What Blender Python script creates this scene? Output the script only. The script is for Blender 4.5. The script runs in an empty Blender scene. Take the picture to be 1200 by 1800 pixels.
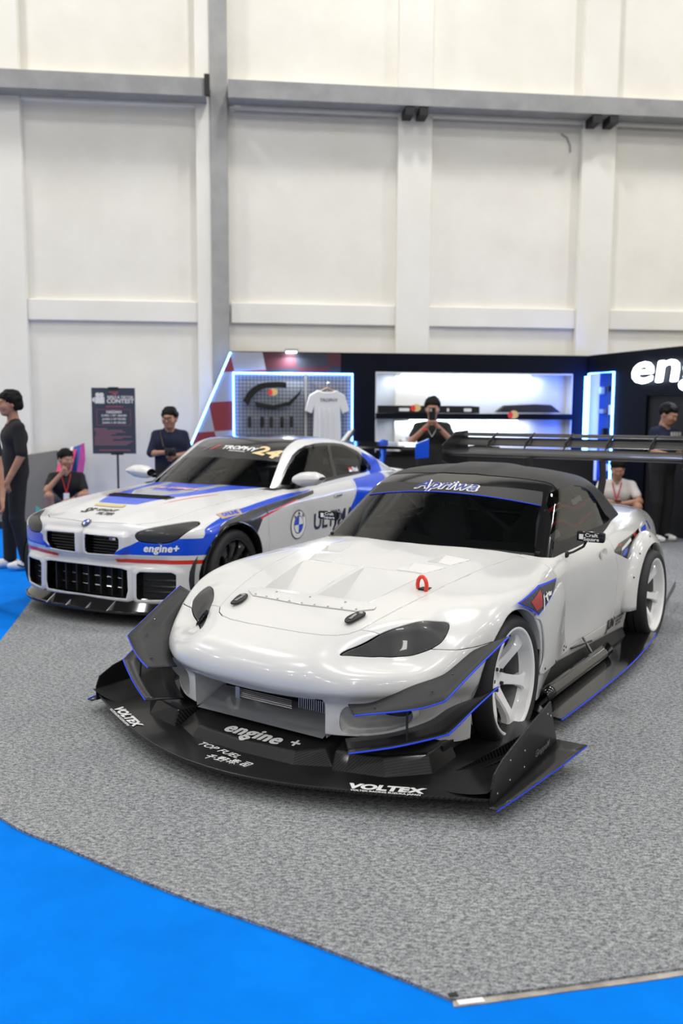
import bpy, bmesh, math, random
import numpy as np
from mathutils import Vector, Matrix
from mathutils.bvhtree import BVHTree
random.seed(7)
rng = np.random.default_rng(7)
sc = bpy.context.scene
col = sc.collection
PI = math.pi

# ------------------------------------------------------------------ camera
CAM_F, CAM_PITCH, CAM_ROLL, CAM_H = 1520.0, 0.112, 0.0055, 1.53
cam_data = bpy.data.cameras.new('camera')
cam_data.sensor_fit = 'VERTICAL'
cam_data.sensor_height = 36.0
cam_data.sensor_width = 24.0
cam_data.lens = 36.0 * CAM_F / 1800.0
cam_data.clip_start = 0.05
cam_data.clip_end = 200
cam = bpy.data.objects.new('camera', cam_data)
col.objects.link(cam)
cam.matrix_world = (Matrix.Translation((0, 0, CAM_H)) @ Matrix.Rotation(PI / 2 - CAM_PITCH, 4, 'X')
                    @ Matrix.Rotation(CAM_ROLL, 4, 'Z'))
sc.camera = cam
cam_data.dof.use_dof = True
cam_data.dof.focus_distance = 3.9
cam_data.dof.aperture_fstop = 2.0

# ------------------------------------------------------------------ world, light, exposure
world = bpy.data.worlds.new('hall_air')
sc.world = world
world.use_nodes = True
wb = world.node_tree.nodes['Background']
wb.inputs['Color'].default_value = (0.985, 0.99, 1.0, 1)
wb.inputs['Strength'].default_value = 0.06
sc.view_settings.view_transform = 'Standard'
sc.view_settings.look = 'None'
sc.view_settings.gamma = 1.0
sc.view_settings.exposure = 0.0
sc.view_settings.use_curve_mapping = False

def area_light(name, loc, size, power, color=(1, 1, 1), rot=(0, 0, 0), size_y=None, spread=None):
    d = bpy.data.lights.new(name, 'AREA')
    d.shape = 'RECTANGLE'
    d.size = size
    d.size_y = size_y or size
    d.energy = power
    d.color = color
    if spread: d.spread = spread
    o = bpy.data.objects.new(name, d)
    o.location = loc
    o.rotation_euler = rot
    col.objects.link(o)
    return o
# rows of high bay lamps under the roof of the hall
for x in (-21, -14, -7, 0, 7, 14, 21):
    for y in (-23, -16.5, -10, -3.5, 3, 9.3):
        area_light('high_bay_light', (x + .8, y, 11.6), 0.8, 345 if y > 9 else 205, (1.0, 0.985, 0.955), size_y=0.8)

# ------------------------------------------------------------------ materials
MATS = {}
def mat(name, color=(0.8, 0.8, 0.8), rough=0.5, metal=0.0, coat=0.0, emit=None, estr=0.0, alpha=None, trans=0.0, ior=1.45, spec=None):
    if name in MATS: return MATS[name]
    m = bpy.data.materials.new(name)
    m.use_nodes = True
    b = m.node_tree.nodes['Principled BSDF']
    b.inputs['Base Color'].default_value = (*color, 1)
    b.inputs['Roughness'].default_value = rough
    b.inputs['Metallic'].default_value = metal
    b.inputs['Coat Weight'].default_value = coat
    b.inputs['Coat Roughness'].default_value = 0.03
    b.inputs['IOR'].default_value = ior
    if spec is not None: b.inputs['Specular IOR Level'].default_value = spec
    if trans: b.inputs['Transmission Weight'].default_value = trans
    if emit:
        b.inputs['Emission Color'].default_value = (*emit, 1)
        b.inputs['Emission Strength'].default_value = estr
    MATS[name] = m
    return m
def noisy(m, scale, c1, c2, detail=6, rough=0.6, bump=0.0, bscale=None, lo=0.35, hi=0.65, coords='Object'):
    nt = m.node_tree; N = nt.nodes; L = nt.links
    b = N['Principled BSDF']
    tc = N.new('ShaderNodeTexCoord')
    n = N.new('ShaderNodeTexNoise'); n.inputs['Scale'].default_value = scale; n.inputs['Detail'].default_value = detail
    n.inputs['Roughness'].default_value = rough
    r = N.new('ShaderNodeValToRGB')
    r.color_ramp.elements[0].position = lo; r.color_ramp.elements[0].color = (*c1, 1)
    r.color_ramp.elements[1].position = hi; r.color_ramp.elements[1].color = (*c2, 1)
    L.new(tc.outputs[coords], n.inputs['Vector']); L.new(n.outputs['Fac'], r.inputs['Fac']); L.new(r.outputs['Color'], b.inputs['Base Color'])
    if bump:
        n2 = N.new('ShaderNodeTexNoise'); n2.inputs['Scale'].default_value = bscale or scale; n2.inputs['Detail'].default_value = 4
        bp = N.new('ShaderNodeBump'); bp.inputs['Strength'].default_value = bump; bp.inputs['Distance'].default_value = 0.01
        L.new(tc.outputs[coords], n2.inputs['Vector']); L.new(n2.outputs['Fac'], bp.inputs['Height']); L.new(bp.outputs['Normal'], b.inputs['Normal'])
    return m
def carbon(name, c1, c2, rough, coat, scale=170.0):
    m = mat(name, c1, rough, 0.0, coat)
    nt = m.node_tree; N = nt.nodes; L = nt.links
    b = N['Principled BSDF']
    tc = N.new('ShaderNodeTexCoord')
    mp = N.new('ShaderNodeMapping'); mp.inputs['Rotation'].default_value = (0.5, 0.3, 0.78)
    w = N.new('ShaderNodeTexWave'); w.inputs['Scale'].default_value = scale; w.inputs['Distortion'].default_value = 0.0
    w.bands_direction = 'Y'
    r = N.new('ShaderNodeValToRGB')
    r.color_ramp.elements[0].color = (*c1, 1); r.color_ramp.elements[1].color = (*c2, 1)
    L.new(tc.outputs['Object'], mp.inputs['Vector']); L.new(mp.outputs['Vector'], w.inputs['Vector'])
    L.new(w.outputs['Fac'], r.inputs['Fac']); L.new(r.outputs['Color'], b.inputs['Base Color'])
    return m

def glass(name, tint, refl_rough=0.0, fac=0.12):
    # thin glazing: tinted see-through sheet with a mirror-like film
    m = bpy.data.materials.new(name); m.use_nodes = True
    nt = m.node_tree; N = nt.nodes; L = nt.links
    N.remove(N['Principled BSDF'])
    out = N['Material Output']
    t = N.new('ShaderNodeBsdfTransparent'); t.inputs['Color'].default_value = (*tint, 1)
    g = N.new('ShaderNodeBsdfGlossy'); g.inputs['Roughness'].default_value = refl_rough
    fr = N.new('ShaderNodeFresnel'); fr.inputs['IOR'].default_value = 1.45
    mx = N.new('ShaderNodeMixShader')
    L.new(fr.outputs['Fac'], mx.inputs['Fac']); L.new(t.outputs['BSDF'], mx.inputs[1]); L.new(g.outputs['BSDF'], mx.inputs[2])
    L.new(mx.outputs['Shader'], out.inputs['Surface'])
    MATS[name] = m
    return m

M_white = mat('pearl_white_paint', (0.63, 0.626, 0.614), 0.22, 0.0, 0.6)
M_whiteb = mat('white_wrap', (0.63, 0.63, 0.635), 0.25, 0.0, 0.5)
M_blackp = mat('gloss_black', (0.006, 0.006, 0.007), 0.12, 0.0, 0.3)
M_blackm = mat('matte_black', (0.012, 0.012, 0.013), 0.55)
M_rubber = mat('tyre_rubber', (0.018, 0.018, 0.02), 0.6)
M_carbon = carbon('carbon_gloss', (0.001, 0.001, 0.001), (0.026, 0.026, 0.028), 0.32, 0.12, 44)
M_carbon.node_tree.nodes['Principled BSDF'].inputs['Specular IOR Level'].default_value = .3
M_carbonm = carbon('carbon_matte', (0.006, 0.006, 0.007), (0.06, 0.06, 0.063), 0.48, 0.0, 44)
M_carbonm.node_tree.nodes['Principled BSDF'].inputs['Specular IOR Level'].default_value = .22
M_rimw = mat('rim_white', (0.82, 0.82, 0.82), 0.25, 0.0, 0.4)
M_steel = mat('bare_steel', (0.45, 0.45, 0.46), 0.3, 1.0)
M_alu = mat('brushed_aluminium', (0.55, 0.56, 0.57), 0.32, 0.9)
M_blue = mat('decal_blue', (0.0, 0.06, 0.62), 0.3, 0.0, 0.4)
M_bluel = mat('edge_blue', (0.0, 0.05, 0.75), 0.4)
M_red = mat('decal_red', (0.62, 0.03, 0.015), 0.3, 0.0, 0.3)
M_redp = mat('tow_red', (0.75, 0.04, 0.02), 0.3, 0.0, 0.3)
M_decalw = mat('decal_white', (0.82, 0.82, 0.82), 0.4)
M_decalk = mat('decal_black', (0.01, 0.01, 0.012), 0.4)
M_lens = mat('smoked_lens', (0.02, 0.02, 0.021), 0.38, 0.0, 0.12)
M_glass = glass('car_glass', (0.40, 0.43, 0.43))
M_glassd = glass('dark_glass', (0.22, 0.24, 0.26))
M_int = mat('interior_black', (0.012, 0.012, 0.013), 0.7)
M_seat = mat('seat_fabric', (0.05, 0.05, 0.055), 0.85)

# ------------------------------------------------------------------ objects
def tag(o, label, cat, group=None, kind=None):
    if label: o['label'] = label
    if cat: o['category'] = cat
    if group: o['group'] = group
    if kind: o['kind'] = kind
    return o
def empty(name, loc=(0, 0, 0), rz=0, label=None, cat=None, group=None, parent=None):
    o = bpy.data.objects.new(name, None)
    o.empty_display_size = 0.2
    o.location = loc; o.rotation_euler = (0, 0, rz)
    col.objects.link(o)
    if parent: o.parent = parent
    tag(o, label, cat, group)
    return o
def mesh_obj(name, V, F, m, parent=None, smooth=True, loc=(0, 0, 0), rot=(0, 0, 0), auto=None, mi=None):
    me = bpy.data.meshes.new(name)
    me.from_pydata([tuple(map(float, v)) for v in V], [], [tuple(map(int, f)) for f in F])
    me.update()
    ms = m if isinstance(m, (list, tuple)) else [m]
    for x in ms: me.materials.append(x)
    if smooth: me.polygons.foreach_set('use_smooth', np.ones(len(me.polygons), bool))
    if mi is not None: me.polygons.foreach_set('material_index', np.array(mi, np.int32))
    if auto is not None and smooth: me.set_sharp_from_angle(angle=auto)
    o = bpy.data.objects.new(name, me)
    o.location = loc; o.rotation_euler = rot
    col.objects.link(o)
    if parent: o.parent = parent
    return o
def struct(o): o['kind'] = 'structure'; return o

class MB:
    "collects shapes into one mesh"
    def __init__(s): s.V = []; s.F = []
    def add(s, V, F):
        n = len(s.V); s.V.extend([tuple(v) for v in V]); s.F.extend([tuple(i + n for i in f) for f in F]); return s
    def box(s, a, b, M=None):
        x0, y0, z0 = a; x1, y1, z1 = b
        V = [(x0,y0,z0),(x1,y0,z0),(x1,y1,z0),(x0,y1,z0),(x0,y0,z1),(x1,y0,z1),(x1,y1,z1),(x0,y1,z1)]
        if M: V = [M @ Vector(v) for v in V]
        return s.add(V, [(0,3,2,1),(4,5,6,7),(0,1,5,4),(1,2,6,5),(2,3,7,6),(3,0,4,7)])
    def prism(s, P, d):
        "P: planar loop of 3D points, d: extrusion vector"
        n = len(P); d = Vector(d)
        V = [Vector(p) for p in P] + [Vector(p) + d for p in P]
        F = [tuple(range(n))[::-1], tuple(range(n, 2 * n))] + [(i, (i + 1) % n, n + (i + 1) % n, n + i) for i in range(n)]
        return s.add(V, F)
    def tube(s, P, r, n=8, cap=True, sx=1.0, sy=1.0):
        P = [Vector(p) for p in P]; k = len(P); V = []; F = []
        rs = r if isinstance(r, (list, tuple)) else [r] * k
        t = (P[1] - P[0]).normalized()
        up = Vector((0, 0, 1)) if abs(t.z) < 0.9 else Vector((1, 0, 0))
        u = t.cross(up).normalized()
        for i in range(k):
            t = (P[min(i + 1, k - 1)] - P[max(i - 1, 0)]).normalized()
            u = (u - t * u.dot(t)).normalized(); w = t.cross(u)
            for j in range(n):
                a = 2 * PI * j / n
                V.append(P[i] + u * (math.cos(a) * rs[i] * sx) + w * (math.sin(a) * rs[i] * sy))
        for i in range(k - 1):
            for j in range(n):
                F.append((i * n + j, i * n + (j + 1) % n, (i + 1) * n + (j + 1) % n, (i + 1) * n + j))
        if cap: F += [tuple(range(n))[::-1], tuple(range((k - 1) * n, k * n))]
        return s.add(V, F)
    def lathe(s, prof, n=32, axis='y', M=None, closed=False, a0=0, a1=2 * PI):
        "prof: (r, h) points revolved about an axis"
        full = abs(a1 - a0 - 2 * PI) < 1e-6
        m = n if full else n + 1
        V = []; k = len(prof)
        for j in range(m):
            a = a0 + (a1 - a0) * j / n; c, q = math.cos(a), math.sin(a)
            for r, h in prof:
                v = {'y': (r * c, h, r * q), 'z': (r * c, r * q, h), 'x': (h, r * c, r * q)}[axis]
                V.append(M @ Vector(v) if M else v)
        F = []
        for j in range(n):
            j2 = (j + 1) % m
            for i in range(k - 1 + (1 if closed else 0)):
                i2 = (i + 1) % k
                F.append((j * k + i, j * k + i2, j2 * k + i2, j2 * k + i))
        return s.add(V, F)
    def grid(s, G):
        G = np.asarray(G); a, b = G.shape[:2]
        return s.add(G.reshape(-1, 3), [(i * b + j, (i + 1) * b + j, (i + 1) * b + j + 1, i * b + j + 1) for i in range(a - 1) for j in range(b - 1)])
    def sphere(s, c, r, n=10, m=8):
        rx, ry, rz = r if isinstance(r, (tuple, list)) else (r, r, r)
        V = [(c[0], c[1], c[2] + rz)]
        for i in range(1, m):
            p = PI * i / m
            for j in range(n):
                a = 2 * PI * j / n
                V.append((c[0] + rx * math.sin(p) * math.cos(a), c[1] + ry * math.sin(p) * math.sin(a), c[2] + rz * math.cos(p)))
        V.append((c[0], c[1], c[2] - rz)); L = len(V) - 1
        F = [(0, 1 + j, 1 + (j + 1) % n) for j in range(n)]
        for i in range(m - 2):
            for j in range(n):
                F.append((1 + i * n + j, 1 + (i + 1) * n + j, 1 + (i + 1) * n + (j + 1) % n, 1 + i * n + (j + 1) % n))
        F += [(L, 1 + (m - 2) * n + (j + 1) % n, 1 + (m - 2) * n + j) for j in range(n)]
        return s.add(V, F)
    def build(s, name, m, parent=None, smooth=False, auto=0.6, **k):
        return mesh_obj(name, s.V, s.F, m, parent, smooth, auto=auto if smooth else None, **k)
def bevel(o, w, seg=2):
    b = o.modifiers.new('bevel', 'BEVEL'); b.width = w; b.segments = seg; b.limit_method = 'ANGLE'; return o
def solid(o, t, off=-1):
    b = o.modifiers.new('solid', 'SOLIDIFY'); b.thickness = t; b.offset = off; return o

# ------------------------------------------------------------------ numeric surface kit
def pchip(xs, ys):
    xs = np.asarray(xs, float); ys = np.asarray(ys, float)
    if xs[0] > xs[-1]: xs = xs[::-1]; ys = ys[::-1]
    h = np.diff(xs); d = np.diff(ys, axis=0) / h.reshape(-1, *[1] * (ys.ndim - 1))
    m = np.zeros_like(ys)
    if len(xs) > 2:
        hh = h.reshape(-1, *[1] * (ys.ndim - 1))
        w1 = 2 * hh[1:] + hh[:-1]; w2 = hh[1:] + 2 * hh[:-1]
        ok = d[:-1] * d[1:] > 0
        with np.errstate(divide='ignore', invalid='ignore'):
            hm = (w1 + w2) / (w1 / d[:-1] + w2 / d[1:])
        m[1:-1] = np.where(ok, hm, 0)
    m[0] = d[0]; m[-1] = d[-1]
    def f(x):
        x = np.clip(x, xs[0], xs[-1]); i = np.clip(np.searchsorted(xs, x) - 1, 0, len(xs) - 2)
        hh = h[i]; t = (x - xs[i]) / hh
        if ys.ndim > 1:
            hh = hh[..., None]; t = t[..., None]
        a = ys[i]; b = ys[i + 1]; ma = m[i] * hh; mb = m[i + 1] * hh
        return a * (2*t**3 - 3*t**2 + 1) + ma * (t**3 - 2*t**2 + t) + b * (-2*t**3 + 3*t**2) + mb * (t**3 - t**2)
    return f
def smooth1(a, n, axis=0):
    k = np.exp(-0.5 * (np.arange(-3 * n, 3 * n + 1) / n) ** 2); k /= k.sum()
    pad = [(0, 0)] * a.ndim; pad[axis] = (3 * n, 3 * n)
    p = np.pad(a, pad, mode='reflect', reflect_type='odd')
    return np.apply_along_axis(lambda v: np.convolve(v, k, 'valid'), axis, p)
class Tab1:
    def __init__(s, xs, ys, sm=4, step=0.01):
        xs = np.asarray(xs, float); lo, hi = xs.min(), xs.max()
        s.g = np.arange(lo, hi + step, step); v = pchip(xs, ys)(s.g)
        s.v = smooth1(v, sm) if sm else v
    def __call__(s, x): return np.interp(x, s.g, s.v)
class Tab2:
    "smooth 2D table sampled bicubically"
    def __init__(s, xs, ys, Z, sm=3, step=0.02):
        xs = np.asarray(xs, float); ys = np.asarray(ys, float); Z = np.asarray(Z, float)   # Z[len(ys)][len(xs)]
        s.x0, s.y0, s.h = xs.min(), ys.min(), step
        gx = np.arange(s.x0, xs.max() + step, step); gy = np.arange(s.y0, ys.max() + step, step)
        A = pchip(xs, Z.T)(gx)                # gx by ys
        B = pchip(ys, A.T)(gy)                # gy by gx
        if sm: B = smooth1(smooth1(B, sm, 0), sm, 1)
        s.B = B
    def __call__(s, x, y):
        B = s.B
        u = np.clip((x - s.x0) / s.h, 0, B.shape[1] - 1.001); v = np.clip((y - s.y0) / s.h, 0, B.shape[0] - 1.001)
        i = np.floor(u).astype(int); j = np.floor(v).astype(int); a = u - i; b = v - j
        def w(t): return (-.5*t+t*t-.5*t**3, 1-2.5*t*t+1.5*t**3, .5*t+2*t*t-1.5*t**3, -.5*t*t+.5*t**3)
        wa, wb_ = w(a), w(b); r = 0
        for p in range(4):
            jj = np.clip(j + p - 1, 0, B.shape[0] - 1); q = 0
            for k in range(4):
                q = q + wa[k] * B[jj, np.clip(i + k - 1, 0, B.shape[1] - 1)]
            r = r + wb_[p] * q
        return r
def smax(a, b, k):
    h = np.clip(0.5 + 0.5 * (a - b) / k, 0, 1)
    return b * (1 - h) + a * h + k * h * (1 - h)
def sstep(a, b, x):
    t = np.clip((x - a) / (b - a), 0, 1); return t * t * (3 - 2 * t)
def shoot(f, O, D, tmax=1.6, n=34):
    lo = np.zeros(O.shape[:-1]); hi = np.full_like(lo, tmax)
    for _ in range(n):
        m = 0.5 * (lo + hi); P = O + D * m[..., None]
        ins = f(P[..., 0], P[..., 1], P[..., 2]) < 0
        lo = np.where(ins, m, lo); hi = np.where(ins, hi, m)
    return O + D * (0.5 * (lo + hi))[..., None]
def half_shell(f, xa, xb, zc, phis, step=0.016, na=90, nb=40, tmax=1.7):
    "grid of surface points of the left half of an implicit hull: fan at the front, straight, fan at the back"
    rows_o = []; rows_s = []
    for a in np.linspace(PI / 2, 0, na, endpoint=False): rows_o.append(xa); rows_s.append(a)
    for x in np.arange(xa, xb, -step): rows_o.append(x); rows_s.append(0.0)
    for a in np.linspace(0, -PI / 2, nb): rows_o.append(xb); rows_s.append(a)
    xo = np.array(rows_o); al = np.array(rows_s); ph = np.asarray(phis)
    A, Ph = np.meshgrid(al, ph, indexing='ij'); X = np.repeat(xo[:, None], len(ph), 1)
    O = np.stack([X, np.zeros_like(X), np.full_like(X, zc)], -1)
    D = np.stack([np.cos(Ph) * np.sin(A), np.cos(Ph) * np.cos(A), np.sin(Ph)], -1)
    G = shoot(f, O, D, tmax)
    G[:, np.abs(ph - PI / 2) < 1e-6, 1] = 0.0
    G[np.abs(np.abs(al) - PI / 2) < 1e-6, :, 1] = 0.0
    return G
def grid_mesh(G):
    a, b = G.shape[:2]; V = G.reshape(-1, 3)
    I = np.arange(a * b).reshape(a, b)
    F = np.stack([I[:-1, :-1], I[1:, :-1], I[1:, 1:], I[:-1, 1:]], -1).reshape(-1, 4)
    return V, [tuple(q) for q in F.tolist()]
def mirror(V, F):
    n = len(V); W = np.array(V); W2 = W * np.array([1, -1, 1])
    idx = np.arange(n, 2 * n); on = np.abs(W[:, 1]) < 1e-7; idx[on] = np.arange(n)[on]
    return np.concatenate([W, W2]), list(F) + [tuple(int(idx[i]) for i in f[::-1]) for f in F]
def flipY(V, F): return np.array(V) * np.array([1, -1, 1]), [f[::-1] for f in F]
def compact(V, F):
    used = sorted({i for f in F for i in f}); mp = {k: i for i, k in enumerate(used)}
    return np.array(V)[used] if used else np.zeros((0, 3)), [tuple(mp[i] for i in f) for f in F]
def clip(V, F, s):
    "keep the part where s < 0"
    V = list(map(tuple, V)); s = np.asarray(s); neg = (s < 0).tolist(); sl = s.tolist(); out = []; cache = {}
    for f in F:
        k = [neg[i] for i in f]
        if all(k): out.append(f); continue
        if not any(k): continue
        g = []; n = len(f)
        for a in range(n):
            i, j = f[a], f[(a + 1) % n]
            if neg[i]: g.append(i)
            if neg[i] != neg[j]:
                key = (i, j) if i < j else (j, i)
                if key not in cache:
                    t = sl[key[0]] / (sl[key[0]] - sl[key[1]])
                    p, q = V[key[0]], V[key[1]]
                    V.append(tuple(p[c] + t * (q[c] - p[c]) for c in range(3))); cache[key] = len(V) - 1
                g.append(cache[key])
        if len(g) > 2: out.append(tuple(g))
    return compact(V, out)
def split(V, F, fn, gap=0.0):
    V = np.asarray(V); s = fn(V)
    return clip(V, F, s + gap), clip(V, F, -s + gap)
def poly_sdf(P, ax=(0, 1)):
    P = np.asarray(P, float); Q = np.roll(P, -1, 0)
    def f(V):
        V = np.asarray(V); p = V[:, list(ax)]
        d = np.full(len(p), 1e9); ins = np.zeros(len(p), bool)
        for a, b in zip(P, Q):
            e = b - a; w = p - a
            t = np.clip((w @ e) / (e @ e + 1e-12), 0, 1)
            d = np.minimum(d, np.hypot(*(w - t[:, None] * e).T))
            c = ((a[1] <= p[:, 1]) & (b[1] > p[:, 1])) | ((b[1] <= p[:, 1]) & (a[1] > p[:, 1]))
            with np.errstate(divide='ignore', invalid='ignore'):
                xi = a[0] + (p[:, 1] - a[1]) / (b[1] - a[1]) * e[0]
            ins ^= c & (p[:, 0] < xi)
        return np.where(ins, -d, d)
    return f
def spline(P, n=8, closed=True):
    "Catmull-Rom through points"
    P = np.asarray(P, float); m = len(P); out = []
    for i in range(m if closed else m - 1):
        g = lambda k: P[k % m] if closed else P[min(max(k, 0), m - 1)]
        a, b, c, d = g(i - 1), g(i), g(i + 1), g(i + 2)
        for t in np.linspace(0, 1, n, endpoint=False):
            out.append(0.5 * (2*b + (c-a)*t + (2*a-5*b+4*c-d)*t*t + (3*b-a-3*c+d)*t**3))
    if not closed: out.append(P[-1])
    return np.array(out)
def bvh_of(V, F): return BVHTree.FromPolygons([Vector(v) for v in V], F)

# ------------------------------------------------------------------ lettering
def text_mesh(s, size=1.0, shear=0.0, bold=0.0, space=1.0, align='CENTER', res=3):
    c = bpy.data.curves.new('lettering', 'FONT')
    c.body = s; c.size = size; c.shear = shear; c.offset = bold; c.space_character = space
    c.align_x = align; c.align_y = 'CENTER'; c.resolution_u = res
    o = bpy.data.objects.new('lettering', c); col.objects.link(o)
    dg = bpy.context.evaluated_depsgraph_get()
    me = bpy.data.meshes.new_from_object(o.evaluated_get(dg))
    V = np.array([v.co[:] for v in me.vertices]).reshape(-1, 3); F = [tuple(p.vertices) for p in me.polygons]
    bpy.data.objects.remove(o); bpy.data.curves.remove(c); bpy.data.meshes.remove(me)
    return V, F
def subdiv_mesh(V, F, maxlen):
    bm = bmesh.new()
    vs = [bm.verts.new(v) for v in V]
    for f in F:
        try: bm.faces.new([vs[i] for i in f])
        except ValueError: pass
    for _ in range(5):
        es = [e for e in bm.edges if e.calc_length() > maxlen]
        if not es: break
        bmesh.ops.subdivide_edges(bm, edges=es, cuts=1)
        bmesh.ops.triangulate(bm, faces=[f for f in bm.faces if len(f.verts) > 4])
    bm.verts.index_update()
    V2 = np.array([v.co[:] for v in bm.verts]); F2 = [tuple(v.index for v in f.verts) for f in bm.faces]
    bm.free(); return V2, F2
def place_flat(V, o, u, v, n=None, lift=0.0):
    o, u, v = np.array(o, float), np.array(u, float), np.array(v, float)
    u /= np.linalg.norm(u); v = v - u * (v @ u); v /= np.linalg.norm(v); n = np.cross(u, v)
    return o + V[:, :1] * u + V[:, 1:2] * v + (lift + V[:, 2:3]) * n
def drape(V, F, o, u, v, bvh, d=None, lift=0.002, maxlen=0.03, reach=0.6):
    "lay a flat outline on a surface: cast along -n and sit just above it"
    V, F = subdiv_mesh(V, F, maxlen)
    zz = V[:, 2].copy(); V = V * np.array([1, 1, 0]); P = place_flat(V, o, u, v); o, u_, v_ = np.array(o, float), np.array(u, float), np.array(v, float)
    n = np.cross(u_, v_); n /= np.linalg.norm(n)
    D = Vector(d).normalized() if d is not None else Vector(-n)
    out = []
    for p, z_ in zip(P, zz):
        h = bvh.ray_cast(Vector(p) - D * reach, D, reach * 2.2)
        if h[0] is None:
            h = bvh.find_nearest(Vector(p))
        nn = h[1] if h[1].dot(D) < 0 else -h[1]
        out.append(h[0] + nn * (lift + z_))
    return np.array([q[:] for q in out]), F
def letter(name, s, size, o, u, v, m, parent, bvh=None, d=None, shear=0.0, bold=0.0, space=1.0, align='CENTER', lift=0.002, sx=1.0, maxlen=0.03, fat=0.0):
    V, F = text_mesh(s, size, shear, bold, space + (fat / size * 2.2 if fat else 0), align)
    if fat:
        n = len(V); V = np.concatenate([V + np.array([q * fat, r * fat * .5, .0005 * k]) for k, (q, r) in enumerate(((-1, 0), (0, 1), (1, 0), (0, -1)))]); F = [tuple(i + k * n for i in f) for k in range(4) for f in F]
    V = V * np.array([sx, 1, 1])
    if bvh: P, F = drape(V, F, o, u, v, bvh, d, lift, maxlen)
    else: P = place_flat(V, o, u, v, lift=lift)
    return mesh_obj(name, P, F, m, parent, smooth=False)
def patch(name, P2, o, u, v, m, parent, bvh=None, d=None, lift=0.0015, maxlen=0.03):
    V = np.array([(p[0], p[1], 0) for p in P2]); F = [tuple(range(len(P2)))]
    if bvh:
        bm = bmesh.new(); f = bm.faces.new([bm.verts.new(q) for q in V]); bmesh.ops.triangulate(bm, faces=[f])
        bm.verts.index_update(); F = [tuple(q.index for q in g.verts) for g in bm.faces]; bm.free()
        P, F = drape(V, F, o, u, v, bvh, d, lift, maxlen)
    else: P = place_flat(V, o, u, v, lift=lift)
    return mesh_obj(name, P, F, m, parent, smooth=False)
# ================================================================== hall: floor, wall, steelwork
WO = Vector((0, 12.6, 0)); _k = math.hypot(1, .11)
WU = Vector((1 / _k, .11 / _k, 0)); WN = Vector((.11 / _k, -1 / _k, 0))
WM = Matrix(((WU.x, WN.x, 0, WO.x), (WU.y, WN.y, 0, WO.y), (0, 0, 1, 0), (0, 0, 0, 1)))   # (along, out of wall, up) -> world
def wall_box(mb, u0, u1, n0, n1, z0, z1): return mb.box((u0, n0, z0), (u1, n1, z1), WM)
M_plaster = noisy(mat('hall_plaster', rough=.9), 1.1, (.77, .74, .665), (.86, .835, .77), detail=8, lo=.25, hi=.7, bump=.05, bscale=30, coords='Object')
M_pilaster = noisy(mat('pilaster_plaster', rough=.9), .9, (.79, .765, .70), (.86, .84, .785), detail=7, lo=.3, hi=.7, coords='Object')
M_beam = noisy(mat('beam_grey', rough=.6), 3.0, (.27, .27, .272), (.34, .34, .343), detail=6)
M_girder = noisy(mat('column_grey', rough=.6), 2.0, (.30, .30, .292), (.38, .378, .37), detail=6)
wall = struct(wall_box(MB(), -9, 10, -.3, 0, 0, 12).build('wall_back', M_plaster))
M_far = noisy(mat('far_hall', rough=.9), .4, (.30, .295, .285), (.46, .455, .44), detail=6)
struct(MB().box((-24.3, -27, 0), (-24, 16, 12.5)).build('wall_left', M_far)); struct(MB().box((24, -27, 0), (24.3, 16, 12.5)).build('wall_right', M_far)); struct(MB().box((-24, -27.3, 0), (24, -27, 12.5)).build('wall_front', M_far))
wall_box(MB(), -25, -9, -.3, 0, 0, 12.5); struct(wall_box(MB(), -26, -9, -.3, 0, 0, 12.5).build('wall_back', M_plaster)); struct(wall_box(MB(), 10, 26, -.3, 0, 0, 12.5).build('wall_back', M_plaster))
struct(MB().box((-24.3, -27.3, 12.0), (24.3, 17, 12.3)).build('ceiling', mat('roof_sheet', (.16, .165, .17), .8)))
def trim(u0, u1, n1, z0, z1, m, n0=0.0):
    o = wall_box(MB(), u0, u1, n0 - .01, n1, z0, z1).build('trim_1', m); struct(o); bevel(o, .012, 2); return o
for u0, u1, m in ((-4.95, -4.34, M_pilaster), (-2.04, -1.80, M_pilaster), (.75, 1.238, M_pilaster), (3.42, 3.915, M_pilaster), (6.1, 6.6, M_pilaster)):
    trim(u0, u1, .12, 0, 12, m)
for u0, u1 in ((-4.34, -2.04), (-1.58, .75), (1.238, 3.42), (3.915, 6.1)):
    trim(u0, u1, .07, 2.80, 3.085, M_pilaster)
    trim(u0, u1, .10, 5.68, 6.05, M_pilaster)
trim(-1.84, -1.605, .155, 0, 12, M_girder, .02)
for u0, u1 in ((-6.5, -1.88), (-1.59, 7.0)):
    # channel section beam: web and two flanges
    mb = MB(); wall_box(mb, u0, u1, .38, .41, 5.71, 5.94); wall_box(mb, u0, u1, .12, .38, 5.71, 5.73); wall_box(mb, u0, u1, .12, .38, 5.92, 5.94)
    struct(mb.build('trim_2', M_beam))
for u in (.80, 1.0, 3.45, 3.70):
    mb = MB(); wall_box(mb, u, u + .12, .10, .40, 5.60, 5.70); struct(mb.build('trim_3', M_blackm))
struct(wall_box(MB(), -1.90, -1.83, .36, .45, 5.72, 5.98).build('trim_4', M_blackm))
# loose cable on the wall
struct(MB().tube([WM @ Vector(p) for p in ((3.13, .02, 5.55), (3.22, .02, 5.50), (3.27, .02, 5.40), (3.28, .02, 5.30))], .012, 6).build('trim_5', M_girder))
# conduits along the recess tops
for u0, u1 in ((-1.56, .74), (1.25, 3.41), (3.93, 6.1)): struct(MB().tube([WM @ Vector((u0, .13, 5.62)), WM @ Vector((u1, .13, 5.62))], .02, 8).build('trim_6', M_girder))

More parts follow.
